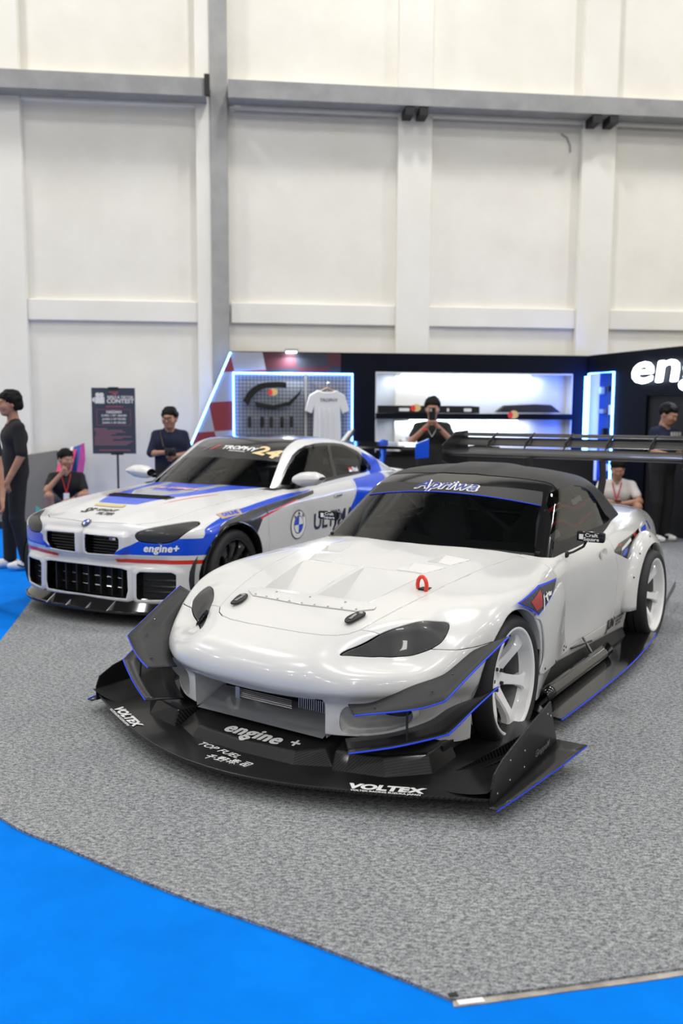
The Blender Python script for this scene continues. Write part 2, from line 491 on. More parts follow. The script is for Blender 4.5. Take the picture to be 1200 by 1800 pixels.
M_bluecarpet = noisy(mat('blue_carpet', rough=.95), 3.0, (.0, .15, .62), (.0, .185, .74), detail=8, lo=.3, hi=.7, bump=.15, bscale=400)
M_floorc = noisy(mat('hall_concrete', rough=.7), 2.5, (.26, .255, .25), (.36, .355, .35), detail=8)
struct(MB().box((-24.3, -27.3, -.04), (24.3, 17, -.013)).build('floor', M_floorc))
struct(MB().prism([(x, y, -.013) for x, y in ((-4.9, 12.0), (-4.9, .3), (4.5, 1.2), (4.5, 3.2), (-.4, 2.8), (-1.9, 4.6), (-2.2, 9.5), (-2.0, 12.3))], (0, 0, .005)).build('floor', M_bluecarpet))
M_carpet = mat('grey_carpet', rough=.97)
def carpet_nodes(m):
    nt = m.node_tree; N = nt.nodes; L = nt.links; b = N['Principled BSDF']
    tc = N.new('ShaderNodeTexCoord')
    n1 = N.new('ShaderNodeTexNoise'); n1.inputs['Scale'].default_value = 42; n1.inputs['Detail'].default_value = 9; n1.inputs['Roughness'].default_value = .75
    n2 = N.new('ShaderNodeTexNoise'); n2.inputs['Scale'].default_value = 2.2; n2.inputs['Detail'].default_value = 4
    n3 = N.new('ShaderNodeTexNoise'); n3.inputs['Scale'].default_value = 260; n3.inputs['Detail'].default_value = 3
    mp = N.new('ShaderNodeMapping'); mp.inputs['Scale'].default_value = (1, 2.2, 1); mp.inputs['Rotation'].default_value = (0, 0, .4)
    r = N.new('ShaderNodeValToRGB'); r.color_ramp.elements[0].position = .42; r.color_ramp.elements[1].position = .60
    r.color_ramp.elements[0].color = (.085, .09, .10, 1); r.color_ramp.elements[1].color = (.42, .43, .445, 1)
    r2 = N.new('ShaderNodeValToRGB'); r2.color_ramp.elements[0].color = (.82, .82, .83, 1); r2.color_ramp.elements[1].color = (1.12, 1.12, 1.1, 1)
    mx = N.new('ShaderNodeMix'); mx.data_type = 'RGBA'; mx.blend_type = 'MULTIPLY'; mx.inputs['Factor'].default_value = 1
    ad = N.new('ShaderNodeMix'); ad.data_type = 'FLOAT'; ad.inputs['Factor'].default_value = .38
    L.new(tc.outputs['Object'], mp.inputs['Vector']); L.new(mp.outputs['Vector'], n1.inputs['Vector']); L.new(tc.outputs['Object'], n2.inputs['Vector']); L.new(tc.outputs['Object'], n3.inputs['Vector'])
    L.new(n1.outputs['Fac'], ad.inputs['A']); L.new(n3.outputs['Fac'], ad.inputs['B']); L.new(ad.outputs['Result'], r.inputs['Fac']); L.new(n2.outputs['Fac'], r2.inputs['Fac'])
    L.new(r.outputs['Color'], mx.inputs['A']); L.new(r2.outputs['Color'], mx.inputs['B']); L.new(mx.outputs['Result'], b.inputs['Base Color'])
    bp = N.new('ShaderNodeBump'); bp.inputs['Strength'].default_value = .5; bp.inputs['Distance'].default_value = .004
    L.new(n3.outputs['Fac'], bp.inputs['Height']); L.new(bp.outputs['Normal'], b.inputs['Normal'])
carpet_nodes(M_carpet)
for _m in (M_carpet, M_bluecarpet): _m.node_tree.nodes['Principled BSDF'].inputs['Specular IOR Level'].default_value = .08
edge = spline([(-2.75, 7.9), (-2.593, 7.212), (-2.297, 5.697), (-2.15, 4.8), (-1.85, 3.75), (-1.292, 3.139), (-.959, 2.904), (-.543, 2.63), (-.162, 2.412), (.163, 2.211), (.297, 2.122)], 5, False)
P = [tuple(p) for p in edge] + [(.62, 2.183), (.957, 2.256), (2.2, 2.53), (8, 3.8), (9, 13.6), (-1.9, 12.36), (-2.4, 11.0)]
struct(MB().prism([(x, y, -.008) for x, y in P][::-1], (0, 0, .010)).build('floor', M_carpet))
# bare concrete strip, white tape and a black scrap at the carpet corner
conc = noisy(mat('bare_concrete', rough=.9), 14, (.22, .20, .18), (.42, .39, .35), detail=8)
struct(MB().prism([(.30, 2.10, -.0075), (.385, 2.115, -.0075), (.62, 2.165, -.0075), (.80, 2.20, -.0075), (1.3, 2.31, -.0075), (2.2, 2.50, -.0075), (2.2, 2.56, -.0075), (.957, 2.285, -.0075), (.30, 2.14, -.0075)], (0, 0, .003)).build('floor', conc))
tp = MB().prism([(.315, 2.105, -.004), (.385, 2.118, -.004), (.38, 2.135, -.004), (.31, 2.122, -.004)], (0, 0, .002)).build('floor_tape', mat('tape_white', (.8, .8, .78), .6)); tag(tp, 'strip of white tape on the floor at the grey carpet corner', 'tape')
sp_ = MB().prism([(.293, 2.128, .001), (.318, 2.131, .001), (.312, 2.148, .001), (.288, 2.14, .001)], (0, 0, .003)).build('tape_scrap', M_blackm); tag(sp_, 'black scrap of tape on the tip of the grey carpet', 'tape')

# ================================================================== exhibition booth
M_navy = mat('booth_navy', (.003, .004, .009), .55, spec=.12)
M_led = mat('led_blue', (.1, .3, 1), .5, emit=(.10, .32, 1.0), estr=14)
M_ledw = mat('led_white', (1, 1, 1), .5, emit=(.75, .9, 1.0), estr=12)
M_shelfw = mat('shelf_white', (.72, .75, .80), .6)
booth = empty('booth_wall', WM @ Vector((1, .25, 0)), 0, 'dark navy exhibition booth back wall with chequered end and lit display niches', 'booth')
binv = booth.matrix_world.copy(); 
booth_mat_inv = Matrix.Translation(-(WM @ Vector((1, .25, 0))))
def bw_obj(mb, name, m, parent=booth, **k):
    o = mb.build(name, m, parent, **k); o.matrix_parent_inverse = booth_mat_inv; return o
def wb(u0, u1, n0, n1, z0, z1): return wall_box(MB(), u0, u1, n0, n1, z0, z1)
def bslant(z): return -2.642 + z * .4385
# back wall built round the niches
N0, N1 = .17, .25
NU0, NU1 = .456, 3.345
def wprism(P, n0, n1): return MB().prism([WM @ Vector((u, n0, z)) for u, z in P], WN * (n1 - n0))
bw_obj(wprism([(bslant(2.4), 2.4), (NU0, 2.4), (NU0, 0), (bslant(0), 0)], N0, N1), 'wall_panel', M_navy)
bw_obj(wb(NU0, NU1, N0, N1, 2.135, 2.4), 'wall_panel', M_navy)
bw_obj(wb(NU0, NU1, N0 - .12, N1 + .02, 1.475, 1.555), 'shelf_board', M_navy)
bw_obj(wb(NU0, NU1, N0, N1, 0, 1.03), 'wall_panel', M_navy)
bw_obj(wb(NU1, 3.60, N0, N1, 0, 2.4), 'wall_panel', M_navy)
bw_obj(wb(NU0, NU1, -.02 + .03, .03, 1.0, 2.2), 'niche_back', M_shelfw)
for u in (NU0, NU1): bw_obj(wb(u - .01, u + .01, .03, .25, 1.0, 2.14), 'niche_side', M_shelfw)
bw_obj(wb(NU0, NU1, .03, .25, 2.12, 2.14), 'niche_top', M_shelfw)
def strip(mb, name, parent, m, power, color, loc, size, size_y, rot):
    o = bw_obj(mb, name, m, parent); return o
for z, u0, u1 in ((2.105, .83, 2.72), (1.462, .95, 2.55)):
    bw_obj(wb(u0, u1, .19, .21, z - .012, z), 'niche_light', M_ledw)
    l = area_light('niche_lamp', WM @ Vector(((u0 + u1) / 2, .17, z - .03)), u1 - u0 + .4, 9, (.85, .93, 1.0), (.35, 0, math.atan(.11)), .03)
# chequered end of the booth
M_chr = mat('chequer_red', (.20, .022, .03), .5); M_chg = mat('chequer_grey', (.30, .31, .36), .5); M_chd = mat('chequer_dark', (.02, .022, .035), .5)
cw, ch = .44, .40
for i in range(-3, 6):
    for j in range(0, 7):
        c = M_chr if (i + j) % 2 else M_chg
        u0 = -2.42 + i * cw + j * .08; z0 = 2.46 - (j + 1) * ch + i * .03
        Q = [(u0, z0), (u0 + cw, z0 + .03), (u0 + cw - .08, z0 + ch + .03), (u0 - .08, z0 + ch)]
        # clip to the slanted edge, the wall top and where the print ends
        V = [(u, 0, z) for u, z in Q]; F = [(0, 1, 2, 3)]
        V, F = clip(np.array(V), F, np.array([bslant(v[2]) + .02 - v[0] for v in V]))
        for fn in (lambda v: v[2] - 2.39, lambda v: .02 - v[2], lambda v: v[0] + .05 - .35 * 0):
            if len(F) == 0: break
            V, F = clip(V, F, np.array([fn(v) for v in V]))
        if len(F) == 0: continue
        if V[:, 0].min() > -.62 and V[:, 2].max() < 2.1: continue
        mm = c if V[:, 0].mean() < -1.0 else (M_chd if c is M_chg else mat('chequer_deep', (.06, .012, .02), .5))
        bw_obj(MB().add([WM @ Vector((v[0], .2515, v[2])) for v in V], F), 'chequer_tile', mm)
def led(P, r=.011, parent=booth, m=None): return bw_obj(MB().tube(P, r, 8), 'led_strip', m or M_led, parent)
led([WM @ Vector((bslant(z) + .01, .265, z)) for z in (2.385, .3)], .012)
# LED framed wire grid display
g0, g1, gz0, gz1 = -1.553, .115, .75, 2.10
for P in ([(g0, gz0), (g0, gz1), (g1, gz1), (g1, gz0)],): led([WM @ Vector((u, .275, z)) for u, z in P], .013)
bw_obj(wb(g0, g1, .252, .256, gz0, gz1), 'grid_backing', mat('grid_back', (.40, .42, .47), .5))
mb = MB()
for u in np.arange(g0 + .03, g1, .05): wall_box(mb, u - .0035, u + .0035, .30, .306, gz0, gz1 - .02)
for z in np.arange(gz0, gz1 - .02, .05): wall_box(mb, g0 + .02, g1 - .02, .294, .30, z - .0035, z + .0035)
gm = bw_obj(mb, 'grid_wires', mat('wire_black', (.01, .01, .012), .5)); gm['kind'] = 'stuff'
bw_obj(wb(-.565, -.53, .29, .315, gz0, gz1), 'grid_post', M_girder)
# flood lamp on top of the wall
fl = empty('flood_lamp', WM @ Vector((-.75, .33, 2.40)), 0, 'small white flood lamp on top of the chequered booth wall', 'lamp')
for mb, nm, m in ((wb(-.84, -.66, .25, .42, 2.395, 2.43), 'lamp_body', M_alu), (wb(-.82, -.68, .27, .40, 2.385, 2.395), 'lamp_lens', mat('flood_emit', (1, 1, 1), .5, emit=(.9, .96, 1), estr=30))):
    o = mb.build(nm, m, fl); o.matrix_parent_inverse = Matrix.Translation(-fl.location)
area_light('flood_light', WM @ Vector((-.75, .36, 2.37)), .14, 14, (.85, .92, 1.0), (-.35, 0, math.atan(.11)), .10)
# right-hand booth wall
RA = Vector((3.566, 12.68, 0)); RD = Vector((.33627, -.94177, 0)); RNn = Vector((-.94177, -.33627, 0))
RM = Matrix(((RD.x, RNn.x, 0, RA.x), (RD.y, RNn.y, 0, RA.y), (0, 0, 1, 0), (0, 0, 0, 1)))
rb = empty('booth_side_wall', RA + RD * 1.5, 0, 'black booth side wall with glowing lettering and a doorway', 'booth')
rinv = Matrix.Translation(-rb.location)
def rbox(s0, s1, n0, n1, z0, z1, name, m, parent=rb, mb=None):
    o = (mb or MB()).box((s0, n0, z0), (s1, n1, z1), RM).build(name, m, parent); o.matrix_parent_inverse = rinv; return o
rbox(0, .62, -.10, 0, 0, .60, 'side_panel', M_navy); rbox(0, .62, -.10, 0, 2.16, 2.4, 'side_panel', M_navy)
rbox(.62, 1.29, -.10, 0, 0, 2.4, 'side_panel', M_navy); rbox(1.29, 4.2, -.10, 0, 1.80, 2.4, 'side_panel', M_navy); rbox(1.29, 4.2, -.10, -.04, 0, 1.8, 'door_panel', mat('doorway_dark', (.004, .004, .006), .7))
rbox(0, .62, -.22, -.20, .55, 2.2, 'cabinet_back', mat('cabinet_blue', (.02, .05, .18), .5))
def rtube(P, r, m, name='led_strip'):
    o = MB().tube([RM @ Vector(p) for p in P], r, 8).build(name, m, rb); o.matrix_parent_inverse = rinv; return o
rtube([(.03, .01, .62), (.03, .01, 2.14), (.60, .01, 2.14), (.60, .01, .62)], .016, M_led)
# small goods hanging in the lit cabinet
for k, (s, z, w, h) in enumerate(((.12, 1.9, .05, .10), (.3, 1.92, .06, .08), (.45, 1.88, .05, .12), (.15, 1.6, .12, .06), (.38, 1.62, .10, .14), (.2, 1.3, .06, .12), (.42, 1.32, .10, .10), (.25, 1.02, .2, .08), (.4, .8, .15, .1))):
    o = MB().box((s - w / 2, -.19, z - h / 2), (s + w / 2, -.12, z + h / 2), RM).build('hanging_pack', (M_shelfw, M_blackm, M_alu, MATS['chequer_grey'])[k % 4]); bevel(o, .008)
    tag(o, '%s packaged part in the %s row of the blue lit cabinet' % (('white', 'black', 'silver', 'grey')[k % 4], ('top', 'top', 'top', 'second', 'second', 'third', 'third', 'lowest', 'lowest')[k]), 'pack', 'packs in the lit cabinet')
# blue glow strip in the corner of the booth
o = rbox(-.02, .02, .02, .05, .3, 2.1, 'corner_led', M_led)
area_light('corner_glow', RA + Vector((-.05, -.25, 1.3)), .2, 16, (.02, .12, 1.0), (PI / 2, 0, .3), 1.8)
# glowing lettering
V, F = text_mesh('engine+', .56, .10, .004, 1.04, 'LEFT'); V[:, 1] -= .5 * (V[V[:, 0] < V[:, 0].min() + .2][:, 1].min() + V[V[:, 0] < V[:, 0].min() + .2][:, 1].max()); n_ = len(V); V = np.concatenate([V + np.array([q, r, 0]) for q, r in ((-.014, 0), (0, .008), (.014, 0), (0, -.008))]); F = [tuple(i + k * n_ for i in f) for k in range(4) for f in F]
P = [RM @ Vector((1.0 + v[0] * 1.7, .05, 2.10 + v[1])) for v in V]
n = len(P)
back = [p - RNn * .05 for p in P]
o = mesh_obj('glowing_letters', [tuple(p) for p in P], F, mat('letter_glow', (1, 1, 1), .5, emit=(.85, .93, 1), estr=5), rb, smooth=False); o.matrix_parent_inverse = rinv
area_light('letter_glow_light', RM @ Vector((1.9, .30, 2.1)), 2.0, 10, (.05, .2, 1.0), (PI / 2, 0, math.atan2(RNn.x, -RNn.y) + PI), .3)
# display counter in front of the niches
ct = empty('display_counter', WM @ Vector((1.9, .8, 0)), 0, 'long black display counter below the lit shelves', 'counter')
def cobj(mb, nm, m):
    o = mb.build(nm, m, ct); o.matrix_parent_inverse = Matrix.Translation(-ct.location); return o
cobj(wb(.42, 3.42, .55, 1.10, 1.00, 1.05), 'counter_top', M_blackp); cobj(wb(.46, 3.38, .60, 1.05, 0, 1.00), 'counter_body', M_blackm)
# ================================================================== white roadster
def car_root(name, X, Y, yaw, label):
    return empty(name, (X, Y, 0), math.atan2(-math.cos(yaw), -math.sin(yaw)), label, 'car')
def copy_tree(o, parent=None):
    c = o.copy(); col.objects.link(c); c.parent = parent
    for ch in list(o.children): copy_tree(ch, c)
    return c

S = car_root('roadster', 0.083, 4.36, 0.5855, 'white widebody roadster with black hardtop, huge front splitter and rear wing')
S_ax = (0.0, -2.40)

# ---- body hull as functions of x (forward of the front axle), y (left), z (up)
_xs = [-3.45, -3.2, -2.8, -2.4, -2.1, -1.7, -1.2, -0.9, -0.7, -0.45, -0.2, 0, 0.2, 0.35, 0.44, 0.5, 0.55, 0.6, 0.65, 0.7, 0.75, 0.85, 0.95, 1.05]
_T = Tab2(_xs, [0, 0.3, 0.4, 0.44, 0.49, 0.55, 0.62, 0.69, 0.75, 0.84, 1.0], [
    [0.8, 0.85, 0.88, 0.885, 0.875, 0.865, 0.86, 0.85, 0.832, 0.806, 0.777, 0.748, 0.713, 0.683, 0.662, 0.646, 0.633, 0.618, 0.602, 0.585, 0.567, 0.53, 0.48, 0.43],
    [0.8, 0.85, 0.88, 0.885, 0.875, 0.865, 0.855, 0.84, 0.824, 0.8, 0.772, 0.746, 0.713, 0.684, 0.662, 0.645, 0.632, 0.617, 0.6, 0.58, 0.56, 0.52, 0.47, 0.42],
    [0.79, 0.84, 0.872, 0.88, 0.87, 0.855, 0.845, 0.83, 0.815, 0.793, 0.765, 0.741, 0.709, 0.679, 0.657, 0.641, 0.628, 0.613, 0.59, 0.56, 0.525, 0.49, 0.45, 0.4],
    [0.785, 0.835, 0.868, 0.878, 0.868, 0.851, 0.841, 0.828, 0.812, 0.79, 0.762, 0.739, 0.707, 0.677, 0.655, 0.64, 0.626, 0.608, 0.568, 0.518, 0.502, 0.478, 0.44, 0.392],
    [0.78, 0.83, 0.865, 0.875, 0.865, 0.845, 0.835, 0.823, 0.806, 0.785, 0.758, 0.736, 0.704, 0.673, 0.652, 0.636, 0.615, 0.58, 0.508, 0.497, 0.49, 0.472, 0.433, 0.384],
    [0.77, 0.82, 0.858, 0.87, 0.86, 0.835, 0.822, 0.812, 0.795, 0.777, 0.755, 0.733, 0.701, 0.668, 0.648, 0.618, 0.568, 0.5, 0.49, 0.485, 0.48, 0.465, 0.428, 0.378],
    [0.755, 0.8, 0.845, 0.862, 0.855, 0.825, 0.81, 0.8, 0.785, 0.768, 0.751, 0.731, 0.699, 0.66, 0.64, 0.576, 0.51, 0.487, 0.482, 0.477, 0.472, 0.458, 0.42, 0.37],
    [0.73, 0.775, 0.825, 0.848, 0.845, 0.805, 0.79, 0.785, 0.77, 0.758, 0.746, 0.729, 0.697, 0.641, 0.603, 0.536, 0.502, 0.48, 0.474, 0.469, 0.464, 0.449, 0.41, 0.36],
    [0.7, 0.745, 0.8, 0.83, 0.83, 0.79, 0.775, 0.768, 0.757, 0.748, 0.738, 0.724, 0.692, 0.628, 0.572, 0.522, 0.497, 0.474, 0.468, 0.462, 0.456, 0.44, 0.405, 0.35],
    [0.65, 0.7, 0.75, 0.79, 0.8, 0.75, 0.73, 0.725, 0.72, 0.72, 0.716, 0.708, 0.676, 0.606, 0.55, 0.51, 0.485, 0.464, 0.457, 0.45, 0.445, 0.43, 0.39, 0.335],
    [0.6, 0.63, 0.69, 0.74, 0.75, 0.7, 0.68, 0.675, 0.67, 0.67, 0.67, 0.665, 0.64, 0.58, 0.53, 0.49, 0.47, 0.45, 0.44, 0.43, 0.42, 0.4, 0.36, 0.31]], sm=3, step=.008)
_W = Tab2([-3.45,-3.2,-2.8,-2.5,-2.2,-1.9,-1.6,-1.2,-.9,-.72,-.55,-.35,-.1,.15,.4,.7,1.05], [.05,.12,.22,.35,.48,.58,.66,.74,.82,.92], [
    [0.62,0.66,0.725,0.77,0.795,0.78,0.77,0.76,0.76,0.77,0.79,0.84,0.86,0.86,0.85,0.84,0.8],
    [0.62,0.66,0.725,0.77,0.795,0.78,0.78,0.775,0.775,0.78,0.8,0.85,0.87,0.87,0.86,0.85,0.8],
    [0.64,0.68,0.755,0.8,0.815,0.8,0.8,0.795,0.795,0.8,0.825,0.86,0.88,0.88,0.87,0.86,0.82],
    [0.65,0.7,0.775,0.81,0.825,0.81,0.8,0.785,0.785,0.8,0.84,0.87,0.885,0.885,0.88,0.87,0.82],
    [0.65,0.71,0.785,0.82,0.835,0.82,0.805,0.79,0.79,0.81,0.845,0.875,0.888,0.888,0.88,0.87,0.82],
    [0.65,0.71,0.785,0.82,0.835,0.82,0.81,0.797,0.797,0.815,0.845,0.872,0.885,0.885,0.87,0.86,0.82],
    [0.64,0.7,0.775,0.81,0.825,0.82,0.81,0.795,0.795,0.81,0.835,0.86,0.875,0.875,0.86,0.85,0.82],
    [0.62,0.67,0.745,0.785,0.8,0.795,0.79,0.775,0.775,0.785,0.81,0.835,0.85,0.85,0.84,0.83,0.8],
    [0.59,0.62,0.695,0.73,0.745,0.745,0.745,0.735,0.735,0.745,0.765,0.79,0.8,0.8,0.79,0.78,0.76],
    [0.52,0.55,0.625,0.66,0.675,0.68,0.69,0.685,0.685,0.69,0.7,0.71,0.72,0.72,0.71,0.7,0.68]], sm=2)
_Np = Tab1([0, .15, .3, .45, .57, .66, .74, .80, .86, .92, 1.0], [.925, .922, .903, .852, .77, .69, .60, .495, .365, .19, -.1], sm=3)
_Nz = Tab1([.0, .10, .22, .335, .365, .40, .47, .53, .60, .70, .9], [-.11, -.085, -.072, -.07, -.04, -.004, 0, -.012, -.04, -.10, -.25], sm=1)
def s_terms(x, y, z):
    y = np.abs(y)
    a = (z - _T(x, y)) * 0.93
    b = y - _W(x, z)
    c = (x - _Np(y) - _Nz(z)) * 0.85
    d = -3.36 + 0.12 * (y / .8) ** 2 - 0.05 * np.clip((z - .6) / .3, -1, 1) ** 2 - x
    return a, b, c, d
def s_f(x, y, z):
    a, b, c, d = s_terms(x, y, z)
    kk = 0.06 + 0.03 * sstep(-.2, .5, x)
    return smax(smax(smax(a, b, kk), c, 0.075), d, 0.1)
_G = half_shell(s_f, 0.25, -2.7, 0.33, np.concatenate([np.linspace(-.42, .25, 74, endpoint=False), np.linspace(.25, .75, 86, endpoint=False), np.linspace(.75, PI/2, 62)]), na=150, nb=26, step=.013)
SV, SF = grid_mesh(_G)
SV, SF = clip(SV, SF, 0.13 + 0.05 * sstep(-.45, -.1, SV[:, 0]) * 0 - SV[:, 2])

def arch(V, cx, cz, r): return np.hypot(V[:, 0] - cx, V[:, 2] - cz) - r
FW = dict(x=0.03, z=.31, r=.345); RW = dict(x=-2.40, z=.31, r=.355)
def cut_arches(V, F):
    for a in (FW, RW):
        s = arch(V, a['x'], a['z'], a['r'])
        low = np.where((np.abs(V[:, 0] - a['x']) < a['r']) & (V[:, 2] < a['z']), np.abs(V[:, 0] - a['x']) - a['r'], s)
        s = np.minimum(s, low)
        s = np.where(np.abs(V[:, 1]) > .45, s, 1.0)
        V, F = clip(V, F, -s)
    return V, F
SV, SF = cut_arches(SV, SF)
S_bvh_half = bvh_of(SV, SF)
_full = mirror(SV, SF)
S_bvh = bvh_of(*_full)

# cowl opening: body is cut away under the canopy
def s_cabin(V):
    V = np.asarray(V)
    front = -.56 - .28 * (V[:, 1] / .70) ** 2 + .015 - V[:, 0]
    return np.maximum(np.maximum(-front, np.abs(V[:, 1]) - .675), -1.95 - V[:, 0])
def top_only(fn, zmin=.6): return lambda V: np.where(np.asarray(V)[:, 2] > zmin, fn(V), 1.0)
_, (SV, SF) = split(SV, SF, top_only(s_cabin), 0.0)

paint = []
def add_panel(name, V, F, m=M_white, th=.012, parent=S, both=True, auto=0.7):
    if both: V, F = mirror(V, F)
    o = mesh_obj(name, V, F, m, parent, auto=auto)
    if th: solid(o, th)
    return o
# ---- hardtop / greenhouse
_Rc = Tab1([-.5,-.9,-1.05,-1.2,-1.5,-1.8,-2.05,-2.3,-2.55,-2.8], [1.02,1.125,1.16,1.188,1.217,1.196,1.125,1.0,.87,.76], sm=3)
def g_terms(x, y, z):
    y = np.abs(y)
    ws = (x + .555 + .27 * (y / .70) ** 2.2 + (z - .82) * 1.58) * 0.54
    sd = (y - (.722 - (z - .80) * .36 - .06 * sstep(-1.7, -2.6, x))) * 0.94
    tp = (z - (_Rc(x) - .062 * (y / .6) ** 2.5 + .012 * sstep(.2, .1, np.abs(y - 0.0)) * sstep(-1.1, -1.3, x))) * 0.95
    return ws, sd, tp
def g_f(x, y, z):
    ws, sd, tp = g_terms(x, y, z)
    return smax(smax(ws, sd, .05), tp, .075)
_Gg = half_shell(g_f, -1.25, -2.0, .70, np.concatenate([np.linspace(.02, 1.0, 150, endpoint=False), np.linspace(1.0, PI/2, 40)]), step=.010, na=150, nb=40, tmax=1.5)
GV, GF = grid_mesh(_Gg)
# trim at the body
GV, GF = clip(GV, GF, (_T(GV[:, 0], GV[:, 1]) - .012) - GV[:, 2])
def g_ws(m):
    def f(V):
        ws, sd, tp = g_terms(V[:, 0], V[:, 1], V[:, 2])
        return -np.minimum(ws - sd - m - .03, ws - tp - m)
    return f
(wsV, wsF), (GV, GF) = split(GV, GF, g_ws(.033))
# banner across the top of the windscreen
def s_banner(V): return (1.072 - .052 * (V[:, 1] / .563) ** 2) - V[:, 2]
(bnV, bnF), (wgV, wgF) = split(wsV, wsF, s_banner)
ban = add_panel('windscreen_banner', bnV, bnF, M_blackm, .006)
ws_ = add_panel('windscreen', wgV, wgF, M_glass, 0)
# side glass
DLO = spline([(-.93,.84),(-.99,.93),(-1.10,1.05),(-1.22,1.098),(-1.40,1.112),(-1.62,1.095),(-1.78,1.04),(-1.93,.90),(-2.0,.853),(-1.5,.84)], 6)
_dl = poly_sdf(DLO, (0, 2))
def s_dlo(V): return np.where(np.asarray(V)[:, 1] > .3, _dl(V), 1.0)
(sgV, sgF), (GV, GF) = split(GV, GF, s_dlo)
QG = [(-1.80,1.03),(-1.68,1.08),(-1.0,1.2),(-.6,.7),(-1.96,.7),(-1.96,.86)]
for sg in (1, -1):
    V, F = (sgV, sgF) if sg > 0 else flipY(sgV, sgF)
    o = mesh_obj('side_window', V, F, M_glass, S); 
# a-pillars and header rail are black, the roof skin is carbon
def s_roof(V):
    ws, sd, tp = g_terms(V[:, 0], V[:, 1], V[:, 2])
    return np.maximum(ws, ws * 0 - 9) + .028
(rfV, rfF), (apV, apF) = split(GV, GF, s_roof, .0015)
roof = add_panel('hardtop', rfV, rfF, M_carbonm, 0)
ap = add_panel('windscreen_frame', apV, apF, M_blackp, 0)
# ---- wheels
def make_wheel(rimR=.250, tyR=.310, width=.25, spokes=6, m_rim=None, m_spoke=None, dish=.085, parent=None, kind='six'):
    "wheel around the y axis, outer face at y = 0, everything behind it at y < 0"
    w = empty('wheel', parent=parent)
    ty = MB().lathe([(rimR - .012, -.004), (rimR + .004, .004), (rimR + .02, .012), (tyR - .025, .010), (tyR - .010, -.004), (tyR - .003, -.025), (tyR, -.05), (tyR, -width + .05), (tyR - .003, -width + .025), (tyR - .02, -width), (rimR, -width + .01)], 64)
    tyre = ty.build('tyre', M_rubber, w, True, auto=.9)
    grv = MB()
    for h in (-.07, -.115, -.16, -.2):
        grv.lathe([(tyR + .0006, h - .004), (tyR + .0012, h), (tyR + .0006, h + .004)], 64)
    grv.build('tread_groove', M_blackp, tyre)
    rm = MB().lathe([(rimR + .003, -.006), (rimR + .004, .002), (rimR - .004, .005), (rimR - .012, .001), (rimR - .017, -.012), (rimR - .020, -.05), (rimR - .030, -.066)], 64)
    rim = rm.build('rim', m_rim, w, True, auto=.9)
    MB().lathe([(rimR - .030, -.066), (rimR - .045, -.085), (rimR - .045, -width + .02), (rimR - .005, -width)], 64).build('rim_barrel', mat('barrel_shade_grey', (.10, .10, .105), .45, .3), w, True, auto=.9)  # shading behind the spokes is put into this dark barrel colour
    MB().lathe([(0, -width + .04), (rimR - .04, -width + .04)], 40).build('barrel_back', M_blackm, w)
    # spokes: cross sections along the radius
    st = [(.055,.034,-dish-.004),(.075,.030,-dish+.004),(.10,.026,-dish+.016),(.14,.024,-dish+.034),(.175,.026,-dish+.048),(.20,.032,-dish+.054),(rimR-.018,.048,-dish+.050)]
    for k in range(spokes):
        a = 2 * PI * k / spokes + .26
        mb = MB(); V = []
        for r, hw, h in st:
            for (t, dh) in ((-1, -.012), (-.8, 0), (.8, 0), (1, -.012), (.85, -.045), (-.85, -.045)):
                q = (r, t * hw, h + dh)
                V.append((q[0] * math.cos(a) - q[1] * math.sin(a), q[2], q[0] * math.sin(a) + q[1] * math.cos(a)))
        n = 6; F = [(i * n + j, (i + 1) * n + j, (i + 1) * n + (j + 1) % n, i * n + (j + 1) % n) for i in range(len(st) - 1) for j in range(n)]
        mb.add(V, F + [tuple(range(n)), tuple(range(len(V) - n, len(V)))[::-1]])
        mb.build('spoke', m_spoke or m_rim, rim, True, auto=.5)
    hb = MB().lathe([(0, -dish - .012), (.030, -dish - .012), (.034, -dish - .004), (.050, -dish), (.072, -dish - .006), (.078, -dish - .04), (.078, -dish - .09)], 32)
    hub = hb.build('hub', m_spoke or m_rim, rim, True, auto=.6)
    for k in range(5):
        a = 2 * PI * k / 5
        MB().lathe([(0, -dish + .012), (.009, -dish + .012), (.009, -dish - .006)], 8, M=Matrix.Translation((.052 * math.cos(a), 0, .052 * math.sin(a)))).build('wheel_nut', M_blackm, rim)
    MB().lathe([(.19, -dish - .06), (.19, -dish - .085), (.08, -dish - .085), (.08, -dish - .06)], 40, closed=True).build('brake_disc', M_steel, w, True, auto=.5)
    cal = MB(); cal.lathe([(.20, -dish - .045), (.20, -dish - .10), (.12, -dish - .10), (.12, -dish - .045)], 10, closed=True, a0=2.2, a1=3.3)
    cal.build('brake_caliper', M_blackm, w)
    return w
def wheel_at(w, x, y, z, side, camber=0.0, steer=0.0):
    w.location = (x, y, z)
    w.rotation_euler = (camber if side > 0 else -camber, 0, (0 if side > 0 else PI) + steer)
_w = make_wheel(m_rim=M_rimw, parent=S)
wheel_at(_w, 0.0, .862, .31, 1, .03)
for (x, y, sd) in ((0.0, -.862, -1), (-2.40, .905, 1), (-2.40, -.905, -1)):
    c = copy_tree(_w, S); wheel_at(c, x, y, .31, sd, .03)
for x, yy in ((0.0, .862), (-2.40, .905)):
    for sd in (1, -1):
        t = MB(); t.tube([(x + .02, sd * (yy - .062), .31 - .205), (x + .05, sd * (yy - .04), .31 - .20)], .006, 8)
        t.build('valve_stem', M_blackm, S)
